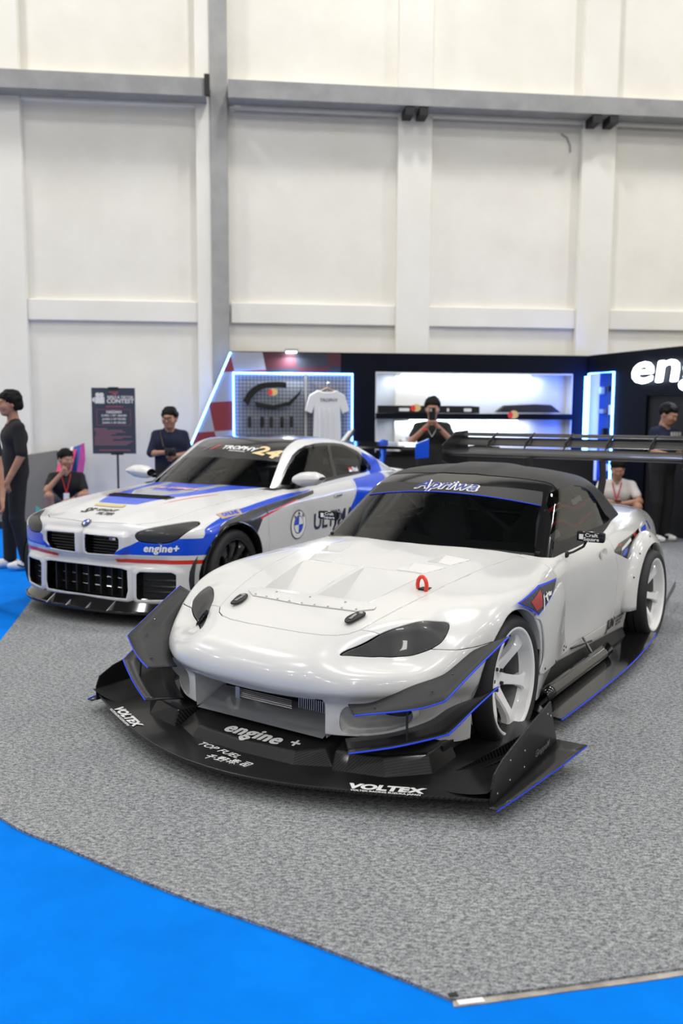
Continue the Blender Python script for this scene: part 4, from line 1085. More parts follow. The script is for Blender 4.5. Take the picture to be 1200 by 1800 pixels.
# lettering
ban_bvh = bvh_of(*mirror(*grid_mesh(_Gg)))
up_ws = (-.53, 0, .85)
ob = (-1.02, -.012, 1.107)
letter('banner_lettering', 'Apriwa', .115, ob, (0, 1, 0), up_ws, M_decalw, S, ban_bvh, shear=.25, bold=.004, fat=.006, sx=1.08, lift=.002)
letter('banner_lettering', 'Apriwa', .115, ob, (0, 1, 0), up_ws, mat('apriwa_blue', (.005, .03, .25), .4), S, ban_bvh, shear=.25, bold=.0012, space=1.115, fat=.0, sx=1.08, lift=.0065)
P = [(-1.0, 0)]
yb = np.linspace(-.575, .575, 30)
MB().tube([(lambda q: tuple(q))(ban_bvh.find_nearest(Vector((-.555 - .27 * (abs(y) / .70) ** 2.2 - (.252 - .052 * (y / .563) ** 2) * 1.58, y, 1.073 - .052 * (y / .563) ** 2)))[0] + Vector((.002, 0, .002))) for y in yb], .003, 6).build('banner_edge', M_bluel, S)
def spl_text(s, size, x, y, rot, z=.0945, m=M_decalw, **k):
    u = (-math.sin(rot), math.cos(rot), 0); v = (-math.cos(rot), -math.sin(rot), 0)
    return letter('splitter_lettering', s, size, (x, y, z), u, v, m, spl, lift=.001, **k)
spl_text('VOLTEX', .062, .915, .715, .42, bold=.0035, shear=.15, sx=1.25)
spl_text('VOLTEX RACING SUZUKA JAPAN', .018, .945, .735, .42, bold=.0006, sx=1.0)
spl_text('VOLTEX', .062, .915, -.715, -.42, bold=.0035, shear=.15, sx=1.25)
spl_text('VOLTEX RACING SUZUKA JAPAN', .018, .945, -.735, -.42, bold=.0006, sx=1.0)
spl_text('TOP FUEL', .05, .984, -.075, -.10, bold=.0004, shear=.25, sx=1.15)
# brush-written name under it: strokes of four characters in a unit square (right, up)
GLY = ([((.2, .85), (.75, .95)), ((.05, .55), (.95, .6)), ((.5, .9), (.48, .0))],
       [((.05, .9), (.5, .9)), ((.05, .5), (.5, .5)), ((.08, .9), (.05, .5)), ((.5, .9), (.5, .5)), ((.05, .7), (.5, .7)), ((.28, .9), (.26, .1)), ((.0, .12), (.55, .2)), ((.6, .9), (.95, .88)), ((.9, .88), (.7, .6)), ((.6, .5), (1.0, .55)), ((.8, .55), (.78, .05))],
       [((.15, .88), (.85, .9)), ((.2, .7), (.8, .72)), ((.05, .52), (.95, .54)), ((.5, 1.0), (.08, .1)), ((.5, .55), (.95, .1)), ((.5, .4), (.5, .0)), ((.3, .25), (.4, .15)), ((.7, .28), (.6, .16))],
       [((.1, .9), (.85, .9)), ((.85, .9), (.8, .05)), ((.8, .05), (.65, .1)), ((.2, .65), (.65, .66)), ((.2, .45), (.6, .45)), ((.22, .45), (.22, .15)), ((.6, .45), (.58, .15)), ((.2, .15), (.6, .16))])
for k, g in enumerate(GLY):
    for a, b in g:
        y0 = -.085 + .058 * k; f = lambda p: (1.083 - .05 * p[1] - .008 * k, y0 + .05 * p[0] + .012 * p[1], .0942)
        MB().tube([f(a), f(b)], .0017, 5).build('brush_stroke', M_decalw, spl)
pan_bvh_v = None
letter('pan_lettering', 'engine', .105, (.858, .015, .16), (0, 1, 0), (-1, 0, .12), mat('letter_silver', (.62, .62, .62), .5), S, pan_bvh, (0, 0, -1), bold=.001, fat=.005, shear=.2, sx=1.0, lift=.002)
letter('pan_lettering', '+', .09, (.85, .235, .16), (0, 1, 0), (-1, 0, .12), MATS['letter_silver'], S, pan_bvh, (0, 0, -1), bold=.002, lift=.002)
letter('endplate_lettering', 'GruppeM', .042, (.26, 1.1, .125), (-1, 0, 0), (0, 0, 1), M_alu, S, bold=.0008, shear=.3, lift=.0015)
side = bvh_of(*mirror(*grid_mesh(_G)))
letter('sill_lettering', 'JUN', .085, (-1.72, .85, .225), (-1, 0, 0), (0, 0, 1), M_decalk, S, side, (0, -1, 0), bold=.004, shear=.15, lift=.004)
for k, t in enumerate(('AUTO MECHANIC', 'ENGINE SHOP', 'SINCE 1985')):
    letter('sill_lettering', t, .024, (-1.90, .85, .245 - .024 * k), (-1, 0, 0), (0, 0, 1), M_decalk, S, side, (0, -1, 0), bold=.0008, shear=.15, lift=.004, sx=.9)
# art panel on the fender vent
AP = [(.03, .672), (-.28, .70), (-.60, .69), (-.42, .635), (-.175, .588), (-.08, .635)]
patch('fender_art_border', [(-x, z) for x, z in AP], (0, 1.0, 0), (-1, 0, 0), (0, 0, 1), M_bluel, S, side, (0, -1, 0), lift=.022)
c0 = np.mean(np.array(AP), 0)
AQ = [tuple(c0 + (np.array(p) - c0) * np.array([.93, .86])) for p in AP]
patch('fender_art', [(-x, z) for x, z in AQ], (0, 1.0, 0), (-1, 0, 0), (0, 0, 1), mat('art_dark', (.01, .012, .03), .3), S, side, (0, -1, 0), lift=.024)
patch('fender_art_red', [(.10, .66), (.27, .685), (.24, .62), (.15, .615)], (0, 1.0, 0), (-1, 0, 0), (0, 0, 1), mat('art_red', (.35, .02, .02), .35), S, side, (0, -1, 0), lift=.0255)
for P2 in ([(.27, .66), (.29, .665), (.26, .60), (.245, .60)], [(.29, .655), (.38, .665), (.38, .658), (.30, .648)], [(.31, .64), (.335, .67), (.34, .63), (.325, .625)], [(.36, .66), (.42, .66), (.40, .645), (.35, .648)]):
    patch('fender_art_script', P2, (0, 1.0, 0), (-1, 0, 0), (0, 0, 1), M_decalw, S, side, (0, -1, 0), lift=.027)
# rear quarter graphics
for P2, m in (([(2.42, .845), (2.50, .85), (2.56, .87), (2.62, .875), (2.50, .865)], M_decalw), ([(2.40, .80), (2.60, .815), (2.64, .85), (2.45, .835)], M_blue), ([(2.75, .80), (2.79, .80), (2.80, .87), (2.76, .87)], M_blue), ([(2.30, .795), (2.42, .80), (2.40, .815), (2.30, .805)], M_decalw)):
    patch('quarter_graphic', P2, (0, 1.0, 0), (-1, 0, 0), (0, 0, 1), m, S, side, (0, -1, -.35), lift=.004)
V_, F_ = text_mesh('10', .04)
# ================================================================== race-liveried coupe
B = car_root('race_coupe', -1.57, 6.932, 0.494, 'white coupe in blue and red race livery with black bonnet vents and rear wing')
_bx = [-3.75,-3.3,-2.8,-2.2,-1.5,-.9,-.6,-.3,-.1,.1,.3,.45,.6,.7,.85]
_bT = Tab2(_bx, [0,.25,.45,.6,.72,.82,.92,1.05], [
    [.93,.975,.99,.97,.96,.95,.93,.91,.895,.875,.845,.81,.765,.715,.64],
    [.93,.975,.99,.97,.96,.945,.927,.908,.894,.876,.848,.814,.763,.71,.635],
    [.92,.965,.975,.96,.95,.93,.91,.887,.87,.85,.82,.782,.737,.69,.61],
    [.91,.955,.965,.95,.935,.912,.892,.87,.852,.83,.795,.757,.713,.665,.585],
    [.89,.94,.955,.94,.918,.895,.875,.855,.838,.815,.777,.737,.693,.645,.565],
    [.86,.915,.935,.92,.892,.868,.85,.832,.82,.797,.756,.712,.668,.62,.54],
    [.80,.85,.875,.87,.83,.80,.78,.768,.765,.75,.715,.672,.63,.58,.50],
    [.72,.77,.80,.80,.76,.73,.71,.70,.70,.69,.66,.62,.58,.53,.45]], sm=2, step=.015)
_bW = Tab2([-3.75,-3.1,-2.75,-2.4,-2.0,-1.5,-.9,-.5,-.2,.1,.4,.85], [.05,.12,.25,.4,.55,.7,.8,.9,1.0], [
    [.72,.86,.90,.89,.85,.84,.84,.84,.87,.875,.86,.82],
    [.74,.88,.91,.90,.86,.85,.85,.85,.88,.885,.87,.83],
    [.77,.90,.935,.925,.88,.865,.865,.87,.91,.92,.90,.86],
    [.79,.91,.95,.94,.89,.87,.87,.88,.92,.93,.91,.87],
    [.79,.92,.955,.945,.90,.88,.88,.89,.93,.935,.91,.87],
    [.78,.91,.95,.94,.90,.885,.885,.895,.92,.925,.895,.85],
    [.75,.88,.92,.915,.89,.88,.88,.88,.885,.88,.85,.81],
    [.70,.82,.85,.85,.845,.84,.835,.825,.81,.80,.78,.74],
    [.62,.73,.76,.77,.775,.77,.76,.74,.72,.70,.68,.64]], sm=2, step=.015)
_bNp = Tab1([0,.12,.25,.36,.45,.55,.64,.72,.80,.87,.93,1.0], [.705,.705,.70,.688,.668,.636,.60,.56,.51,.445,.35,.15], sm=2)
_bNz = Tab1([0,.10,.2,.45,.55,.66,.71,.76,.82,.95], [-.05,-.03,-.005,-.01,0,0,-.012,-.04,-.08,-.18], sm=2)
KID = [(.049,.655),(.35,.650),(.362,.63),(.362,.572),(.312,.517),(.06,.509),(.049,.52)]
KFR = [(-.0,.672),(.02,.685),(.39,.682),(.425,.66),(.425,.55),(.36,.475),(.06,.465),(-.0,.48)]
_kfr = poly_sdf(KFR, (0, 1))
CGR = [(-.1,.20),(.395,.20),(.412,.26),(.405,.41),(.34,.422),(-.1,.425)]
SGR = [(.485,.195),(.715,.205),(.745,.24),(.745,.385),(.715,.402),(.50,.402),(.475,.385),(.475,.215)]
_cgr = poly_sdf(CGR, (0, 1)); _sgr = poly_sdf(SGR, (0, 1))
def b_terms(x, y, z):
    y = np.abs(y); sh = x.shape
    P = np.stack([y.ravel(), z.ravel()], 1)
    k = _kfr(P).reshape(sh)
    g = np.minimum(_cgr(P), _sgr(P)).reshape(sh)
    bump = .034 * sstep(.012, -.028, k) * sstep(.0, .055, y + .02)
    bump = bump + .02 * sstep(.05, .01, g) - .022 * sstep(.43, .455, z) * sstep(.52, .47, z) * sstep(.72, .6, y)
    a = (z - _bT(x, y)) * 0.93
    b = y - _bW(x, z)
    c = (x - _bNp(y) - _bNz(z) - bump) * 0.9
    d = -3.70 + 0.12 * (y / .8) ** 2 - x
    return a, b, c, d
def b_f(x, y, z):
    a, b, c, d = b_terms(x, y, z)
    return smax(smax(smax(a, b, .055), c, .045), d, .1)
# ENDF
_bG = half_shell(b_f, 0.1, -3.0, 0.42, np.concatenate([np.linspace(-.42, .75, 105, endpoint=False), np.linspace(.75, PI/2, 45)]), na=110, nb=24, step=.018)
BV, BF = grid_mesh(_bG)
B_bvh = bvh_of(*mirror(BV, BF))
BV, BF = clip(BV, BF, .125 - BV[:, 2])
BFW = dict(x=.07, z=.335, r=.375); BRW = dict(x=-2.70, z=.335, r=.38)
for a in (BFW, BRW):
    s = arch(BV, a['x'], a['z'], a['r'])
    low = np.where((np.abs(BV[:, 0] - a['x']) < a['r']) & (BV[:, 2] < a['z']), np.abs(BV[:, 0] - a['x']) - a['r'], s)
    BV, BF = clip(BV, BF, -np.where(BV[:, 1] > .5, np.minimum(s, low), 1.0))
def bT(x, y): return float(_bT(np.array([x]), np.array([abs(y)]))[0])
# --- livery: the skin is cut along the colour borders and every piece keeps its own paint
LIV = [M_whiteb, M_blue, mat('livery_graphite', (.035, .037, .045), .3, 0, .4), M_red, mat('livery_grey', (.30, .31, .34), .3, 0, .4), mat('livery_pale', (.55, .57, .62), .3, 0, .4)]
def paint(parts, fn, idx, only=None):
    out = []
    for V, F, k in parts:
        if only is not None and k not in only: out.append((V, F, k)); continue
        (a, fa), (b, fb) = split(V, F, fn)
        if fa: out.append((a, fa, idx))
        if fb: out.append((b, fb, k))
    return out
def weld(parts, both=True):
    Vs = []; Fs = []; Ks = []; n = 0
    for V, F, k in parts:
        if both: V, F = mirror(V, F)
        Vs.append(np.asarray(V)); Fs += [tuple(i + n for i in f) for f in F]; Ks += [k] * len(F); n += len(V)
    V = np.concatenate(Vs); key = np.round(V * 20000).astype(np.int64)
    _, first, inv = np.unique(key, axis=0, return_index=True, return_inverse=True); inv = inv.ravel()
    F2 = []; K2 = []
    for f, k in zip(Fs, Ks):
        g = []
        for i in f:
            j = int(inv[i])
            if not g or g[-1] != j: g.append(j)
        if len(g) > 2 and g[0] == g[-1]: g.pop()
        if len(set(g)) == len(g) and len(g) > 2: F2.append(tuple(g)); K2.append(k)
    return V[first], F2, K2
def side_poly(P, ymin=.5): 
    f = poly_sdf(P, (0, 2)); return lambda V: np.where(V[:, 1] > ymin, f(V), 1.0)
def up_poly(P, zmin=.6):
    f = poly_sdf(P, (0, 1)); return lambda V: np.where(V[:, 2] > zmin, f(V), 1.0)
def liveried(V, F):
    p = [(V, F, 0)]
    p = paint(p, lambda V: np.maximum.reduce([.522 - V[:, 2], V[:, 2] - np.minimum(.524 + np.maximum(V[:, 1] - .30, 0) * .52, .645), .30 - V[:, 0], .30 - V[:, 1]]), 1)
    p = paint(p, side_poly(spline([(.44,.60),(.40,.67),(.36,.715),(.084,.785),(-.24,.818),(-.785,.862),(-1.22,.872),(-.55,.815),(-.19,.785),(.134,.745),(.25,.70),(.31,.60),(.33,.53),(.42,.53)], 4)), 1)
    p = paint(p, side_poly([(.27,.68),(.25,.705),(.134,.745),(-.19,.785),(-.55,.815),(-1.24,.868),(-1.20,.838),(-.69,.783),(-.33,.726),(-.2,.60),(.3,.60)]), 2)
    p = paint(p, side_poly([(-.26,.704),(-.59,.757),(-.93,.812),(-.92,.820),(-.6,.773),(-.29,.726)]), 3)
    p = paint(p, lambda V: np.maximum.reduce([.458 - V[:, 2], V[:, 2] - .488, .28 - V[:, 0], .29 - V[:, 1]]), 3)
    p = paint(p, side_poly(spline([(-2.62,.99),(-2.68,.90),(-2.42,.80),(-2.30,.66),(-2.1,.5),(-1.9,.2),(-1.55,.2),(-1.72,.5),(-1.80,.62),(-1.95,.78),(-2.10,.95)], 3), .4), 1, (0,))
    p = paint(p, side_poly(spline([(-2.66,.96),(-2.9,.98),(-3.05,.90),(-2.85,.86),(-2.80,.78),(-2.55,.74),(-2.40,.79)], 4), .4), 4, (0,))
    p = paint(p, side_poly(spline([(-2.72,.945),(-2.82,.95),(-2.80,.90),(-2.62,.87),(-2.60,.82),(-2.70,.86)], 4), .4), 5)
    p = paint(p, up_poly([(.335,-.1),(.335,.195),(.25,.232),(-.08,.355),(-.486,.45),(-.95,.66),(-.95,-.1)]), 1, (0,))
    p = paint(p, up_poly([(.06,-.1),(.06,.10),(-.15,.24),(-.5,.30),(-.9,.40),(-.9,-.1)]), 4, (1,))
    p = paint(p, up_poly([(.075,-.1),(.075,.105),(-.14,.25),(-.5,.315),(-.5,.30),(-.15,.24),(.06,.098),(.06,-.1)]), 0, (1, 4))
    p = paint(p, up_poly([(-.18,-.1),(-.18,.10),(-.30,.17),(-.9,.30),(-.9,-.1)]), 1, (4,))
    p = paint(p, up_poly([(.405,.345),(.148,.365),(-.10,.408),(-.32,.478),(-.30,.488),(-.09,.426),(.15,.378)]), 3, (0,))
    return p
# --- panels
HB = poly_sdf([(.665,-.1),(.655,.10),(.64,.30),(.608,.44),(.52,.55),(.30,.63),(0,.665),(-.4,.68),(-.72,.66),(-1.3,.66),(-1.3,-.1)])
def b_cabin(V): return np.maximum(np.maximum(V[:, 0] - (-.60 - .24 * (V[:, 1] / .60) ** 2), np.abs(V[:, 1]) - .76), -3.2 - V[:, 0])
_, (BV, BF) = split(BV, BF, top_only(b_cabin, .8))
(bhV, bhF), (BV, BF) = split(BV, BF, top_only(HB, .6), .002)
V, F, K = weld(liveried(bhV, bhF)); o = mesh_obj('bonnet', V, F, LIV, B, mi=K, auto=.7); solid(o, .012); b_hood = o
HL = [(.66,.672),(.655,.622)]
_hl = spline([(.470,.680),(.480,.630),(.56,.612),(.68,.612),(.755,.645),(.815,.715),(.812,.738),(.765,.752),(.66,.738),(.56,.715)], 4)
HLs = poly_sdf(_hl, (1, 2))
(hlV, hlF), (BV, BF) = split(BV, BF, lambda V: np.where(V[:, 0] > .2, HLs(V), 1.0), .003)
for s_ in (1, -1):
    V, F = (hlV, hlF) if s_ > 0 else flipY(hlV, hlF)
    o = mesh_obj('headlamp', V - np.array([.004, 0, 0]), F, M_lens, B); solid(o, .012); o['label'] = 'smoked black headlamp cover'
fr = lambda fn: (lambda V: np.where(V[:, 0] > .35, fn(V), 1.0))
_, (BV, BF) = split(BV, BF, fr(poly_sdf(spline(KID, 2) * 0 + spline(KID, 2) if 0 else KID, (1, 2))))
_, (BV, BF) = split(BV, BF, fr(poly_sdf(CGR, (1, 2))))
_, (BV, BF) = split(BV, BF, fr(poly_sdf(SGR, (1, 2))))
(dV, dF), (BV, BF) = split(BV, BF, side_poly([(-.36,1.1),(-.40,.80),(-.43,.50),(-.46,.27),(-1.70,.27),(-1.86,.50),(-1.93,.75),(-1.98,.90),(-2.05,1.1)], .7), .002)
for s_ in (1, -1):
    V, F, K = weld(liveried(dV, dF), False)
    if s_ < 0: V, F = flipY(V, F)
    o = mesh_obj('door', V, F, LIV, B, mi=K, auto=.7); solid(o, .015)
    MB().grid([[(-1.60 + .085 * math.cos(a) * q, s_ * (.889 + .006 * (1 - q)), .80 + .022 * math.sin(a) * q) for a in np.linspace(0, 2 * PI, 21)] for q in (1, .9, .6, .02)]).build('door_handle', M_whiteb, o, True)
    MB().box((-1.66, s_ * .893 - .002, .788), (-1.56, s_ * .893 + .002, .796)).build('handle_recess', M_blackm, o)
V, F, K = weld(liveried(BV, BF)); b_body = mesh_obj('body_shell', V, F, LIV, B, mi=K, auto=.7); solid(b_body, .012)
def bx_at(y, z):
    xs = np.linspace(.1, .9, 800); v = b_f(xs, np.full(800, float(y)), np.full(800, float(z))); return float(xs[np.argmax(v > 0)])
# kidneys
for s_ in (1, -1):
    kg = empty('kidney_grille', parent=B)
    ring = [p for p in spline(KID, 3)]
    ring = [np.array(a) * (1 - t) + np.array(b) * t for a, b in zip(KID, KID[1:] + KID[:1]) for t in (0, .34, .67)]
    G = [[(bx_at(y, z) - d, s_ * y, z) for d in (.002, .03, .06)] for y, z in ring + ring[:1]]
    MB().grid(G).build('grille_surround', M_blackp, kg, True)
    MB().add([(.655, s_ * y, z) for y, z in KID], [tuple(range(len(KID)))]).build('grille_back', M_blackm, kg)
    for k in range(6):
        z = .525 + .022 * k
        y1 = .355 if z > .57 else .31 + (z - .517) * .9
        MB().box((.665, min(s_ * .052, s_ * y1), z), (.69, max(s_ * .052, s_ * y1), z + .006)).build('grille_bar', M_blackp, kg)
patch('grille_badge', [(-.028, -.008), (.028, -.008), (.028, .010), (-.028, .010)], (.70, .285, .63), (0, 1, 0), (0, 0, 1), M_decalw, B)
for k, m in enumerate((M_blue, M_red)): patch('grille_badge', [(-.024 + .012 * k, -.006), (-.014 + .012 * k, -.006), (-.010 + .012 * k, .008), (-.020 + .012 * k, .008)], (.702, .285, .63), (0, 1, 0), (0, 0, 1), m, B)
# lower openings
MB().box((.50, -.42, .16), (.52, .42, .44)).build('lower_grille_back', M_blackm, B)
for y in (-.33, -.23, -.12, 0, .12, .23, .33):
    MB().box((.60, y - .006, .20), (.66, y + .006, .42)).build('grille_strut', M_blackm, B)
for z in (.26, .33): MB().tube([(.63, -.40, z), (.63, .40, z)], .006, 6).build('grille_tube', M_blackp, B)
for s_ in (1, -1):
    MB().add([(bx_at(y, z) - .075, s_ * y, z) for y, z in SGR], [tuple(range(len(SGR)))]).build('side_grille_back', M_blackm, B)
    ring = [np.array(a) * (1 - t) + np.array(b) * t for a, b in zip(SGR, SGR[1:] + SGR[:1]) for t in (0, .5)]
    MB().grid([[(bx_at(y, z) - d, s_ * y, z) for d in (.002, .04, .08)] for y, z in ring + ring[:1]]).build('side_grille_surround', M_blackp, B, True)
    for z in (.25, .29, .335): MB().tube([(bx_at(.50, z) - .06, s_ * .49, z), (bx_at(.72, z) - .06, s_ * .73, z)], .006, 6).build('side_grille_bar', M_blackp, B)
    ring = [np.array(a) * (1 - t) + np.array(b) * t for a, b in zip(CGR, CGR[1:]) for t in (0, .5)]
    # flics and arch trim
    for z0, z1, yo in ((.50, .42, .03), (.40, .32, .045)):
        sheet('corner_flic', [(.42, s_ * .80, z1), (.36, s_ * .835, z1 + .02), (.31, s_ * .86, z0), (.29, s_ * .872, z0 + .03)], [(.43, s_ * (.80 + yo), z1 - .01), (.37, s_ * (.835 + yo), z1 + .005), (.315, s_ * (.86 + yo), z0 - .01), (.29, s_ * (.872 + yo), z0 + .03)], M_blackp, B, .006)
    for ax in (BFW, BRW):
        G = []
        for a in np.linspace(-.4, PI + .4, 44):
            row = []
            for dr, dy in ((.018, .002), (.010, .006), (.0, .006), (-.006, -.02), (-.004, -.07)):
                x = ax['x'] + (ax['r'] + dr) * math.cos(a); z = ax['z'] + (ax['r'] + dr) * math.sin(a)
                wy = float(_bW(np.array([x]), np.array([max(min(z, .70), .12)]))[0])
                row.append((x, s_ * (wy + dy), z))
            G.append(row)
        MB().grid(G).build('arch_trim', M_blackp, B, True)
        MB().lathe([(ax['r'] + .05, s_ * .50), (ax['r'] + .05, s_ * .86)], 28, M=Matrix.Translation((ax['x'], 0, ax['z'])), a0=-.4, a1=PI + .4).build('wheel_housing', M_blackm, B)
        MB().add([(ax['x'] + ax['r'] * 1.13 * math.cos(t), s_ * .52, ax['z'] + ax['r'] * 1.13 * math.sin(t)) for t in np.linspace(-.7, PI + .7, 20)], [tuple(range(20))]).build('housing_wall', M_blackm, B)
# front lip
LP = spline([(.80, 0), (.79, .2), (.755, .42), (.68, .62), (.57, .77), (.44, .87), (.33, .91)], 6, False)
L2 = [(x, y) for x, y in LP] + [(.30, .80), (.45, 0)]
full = L2 + [(x, -y) for x, y in L2[::-1] if abs(y) > 1e-6]
o = MB().prism([(x, y, .10) for x, y in full], (0, 0, .022)).build('front_lip', M_blackp, B); bevel(o, .006)
MB().grid([[(x - .02, y, .122), (x - .05, y * .985, .155), (x - .09, y * .97, .20)] for x, y in list(LP[::2]) + [tuple(LP[-1])]] ).build('lip_upper', M_blackp, B, True)
MB().grid([[(x - .02, -y, .122), (x - .05, -y * .985, .155), (x - .09, -y * .97, .20)] for x, y in list(LP[::2]) + [tuple(LP[-1])]] ).build('lip_upper', M_blackp, B, True)
for y in (-.30, -.10, .10, .30): MB().prism([(.80, y, .122), (.70, y, .122), (.68, y, .19), (.72, y, .17)], (0, .008, 0)).build('lip_strake', M_alu, B)
for s_ in (1, -1):
    MB().box((-2.32, s_ * .90 - .06, .10), (-.34, s_ * .90 + .06, .13)).build('side_skirt', M_blackp, B)
MB().box((-3.4, -.80, .13), (.35, .80, .17)).build('underbody', M_blackm, B)
# --- greenhouse
_bR = Tab1([-.4,-.9,-1.2,-1.45,-1.9,-2.3,-2.7,-3.1,-3.45], [1.08,1.22,1.288,1.318,1.328,1.29,1.19,1.05,.93], sm=4)
def bg_terms(x, y, z):
    y = np.abs(y)
    ws = (x + .60 + .24 * (y / .60) ** 2.2 + (z - .925) * 1.79) * .49
    sd = (y - (.80 - (z - .92) * .44 - .10 * sstep(-2.2, -3.3, x))) * .91
    tp = (z - (_bR(x) - .035 * (y / .6) ** 3)) * .97
    return ws, sd, tp
def bg_f(x, y, z):
    ws, sd, tp = bg_terms(x, y, z); return smax(smax(ws, sd, .05), tp, .065)
_bGg = half_shell(bg_f, -1.5, -2.3, .86, np.concatenate([np.linspace(.0, 1.0, 80, endpoint=False), np.linspace(1.0, PI/2, 26)]), step=.018, na=60, nb=40, tmax=1.7)
V, F = grid_mesh(_bGg); V, F = clip(V, F, (_bT(V[:, 0], V[:, 1]) - .012) - V[:, 2])
def bg_ws(V):
    ws, sd, tp = bg_terms(V[:, 0], V[:, 1], V[:, 2]); return -np.minimum(ws - sd - .155, ws - tp - .055)
(wV, wF), (V, F) = split(V, F, bg_ws)
(bbV, bbF), (wV, wF) = split(wV, wF, lambda V: 1.142 - .10 * V[:, 1] ** 2 - V[:, 2])
def bpan(name, V, F, m, th=.0, mi=None):
    V, F = mirror(V, F); o = mesh_obj(name, V, F, m, B, auto=.7)
    if th: solid(o, th)
    return o
bpan('windscreen_banner', bbV, bbF, mat('banner_black', (.02, .02, .022), .25), .004); bpan('windscreen', wV, wF, M_glass)
b_ban = bvh_of(*mirror(*grid_mesh(_bGg)))
DL1 = [(-.92,.925),(-1.123,1.064),(-1.293,1.167),(-1.38,1.208),(-1.46,1.230),(-1.62,1.241),(-1.80,1.241),(-1.742,1.10),(-1.706,.957),(-1.036,.927)]
DL2 = [(-1.85,1.240),(-2.0,1.233),(-2.12,1.216),(-2.311,1.148),(-2.452,1.068),(-2.475,1.02),(-2.44,.985),(-2.355,.972),(-1.76,.959),(-1.80,1.1)]
for P, nm in ((DL1, 'side_window'), (DL2, 'quarter_window')):
    (sV, sF), (V, F) = split(V, F, side_poly(P, .3))
    for s_ in (1, -1):
        a, b = (sV, sF) if s_ > 0 else flipY(sV, sF); mesh_obj(nm, a, b, M_glassd, B)
DLF = [(-.847,.89),(-1.067,1.037),(-1.27,1.168),(-1.36,1.215),(-1.45,1.248),(-1.6,1.264),(-1.74,1.268),(-1.95,1.262),(-2.12,1.246),(-2.373,1.168),(-2.579,1.034),(-2.56,.985),(-2.5,.965),(-1.8,.935),(-.9,.885)]
def b_roofp(V): return np.maximum(np.maximum(np.abs(V[:, 1]) - (.505 - .0 * V[:, 0]), 1.15 - V[:, 2]), -2.30 - V[:, 0])
p = paint([(V, F, 0)], side_poly(DLF, .3), 1)
p = paint(p, b_roofp, 2, (0,))
p = paint(p, side_poly([(-2.44,1.16),(-2.48,.9),(-2.85,.9),(-2.85,1.10),(-2.62,1.12)], .3), 3, (0,))
p = paint(p, lambda V: np.maximum(np.maximum(-2.55 - V[:, 0], 0) * 0 + V[:, 0] + 2.45, np.abs(V[:, 1]) - .50), 4, (0, 2))
V, F, K = weld(p); o = mesh_obj('cabin_frame', V, F, [M_whiteb, M_blackp, mat('roof_black', (.012, .012, .014), .16, 0, .5), M_blue, M_glassd], B, mi=K, auto=.7)
# wheels
_w = make_wheel(rimR=.262, tyR=.335, width=.27, spokes=10, m_rim=M_blackp, m_spoke=M_blackp, dish=.06, parent=B)
wheel_at(_w, .04, .895, .335, 1, .02, .06)
for (x, y, sd) in ((.04, -.895, -1), (-2.70, .92, 1), (-2.70, -.92, -1)):
    c = copy_tree(_w, B); wheel_at(c, x, y, .335, sd, .02)
for s_ in (1, -1): MB().lathe([(0, -.03), (.035, -.03), (.035, -.09)], 16, M=Matrix.Translation((.04, .895 if s_ > 0 else -.895, .335)) @ Matrix.Rotation(0 if s_ > 0 else PI, 4, 'Z')).build('centre_lock_nut', M_red, B)
# mirrors
for s_ in (1, -1):
    mr = empty('door_mirror', parent=B)
    prof = [(.00, .0), (.03, .045), (.09, .055), (.16, .052), (.20, .03)]
    G = []
    for (t, h) in ((0, .036), (.05, .058), (.12, .064), (.20, .058), (.25, .036), (.265, .014)):
        G.append([(-1.00 + .055 * math.cos(a) * (1 if math.cos(a) < 0 else 1.3), s_ * (.80 + t), .975 + h * math.sin(a) + .012 * t / .2) for a in np.linspace(0, 2 * PI, 17)])
    MB().grid(G).build('mirror_cap', M_whiteb, mr, True)
    MB().add([g for g in G[0][:-1]], [tuple(range(16))]).build('mirror_inner', M_blackp, mr)
    MB().prism([(-.97, s_ * .76, .93), (-1.02, s_ * .76, .93), (-1.02, s_ * .83, .955), (-.97, s_ * .83, .955)], (0, 0, .03)).build('mirror_arm', M_blackp, mr)
# rear wing
bw = empty('rear_wing', parent=B)
ys = np.linspace(-.92, .92, 3)
MB().prism([(-3.32, -.92, 1.155), (-3.60, -.92, 1.21), (-3.60, -.92, 1.225), (-3.32, -.92, 1.185)], (0, 1.84, 0)).build('wing_plane', M_blackp, bw)
for s_ in (1, -1):
    MB().prism([(-3.28, s_ * .92, 1.06), (-3.28, s_ * .92, 1.22), (-3.64, s_ * .92, 1.27), (-3.64, s_ * .92, 1.06)], (0, s_ * .01, 0)).build('wing_endplate', M_blue, bw)
    MB().prism([(-3.30, s_ * .45, .97), (-3.38, s_ * .45, 1.08), (-3.32, s_ * .45, 1.23), (-3.42, s_ * .45, 1.26), (-3.56, s_ * .45, 1.24), (-3.50, s_ * .45, 1.08), (-3.45, s_ * .45, .97)], (0, .014, 0)).build('wing_stand', M_blue, bw)
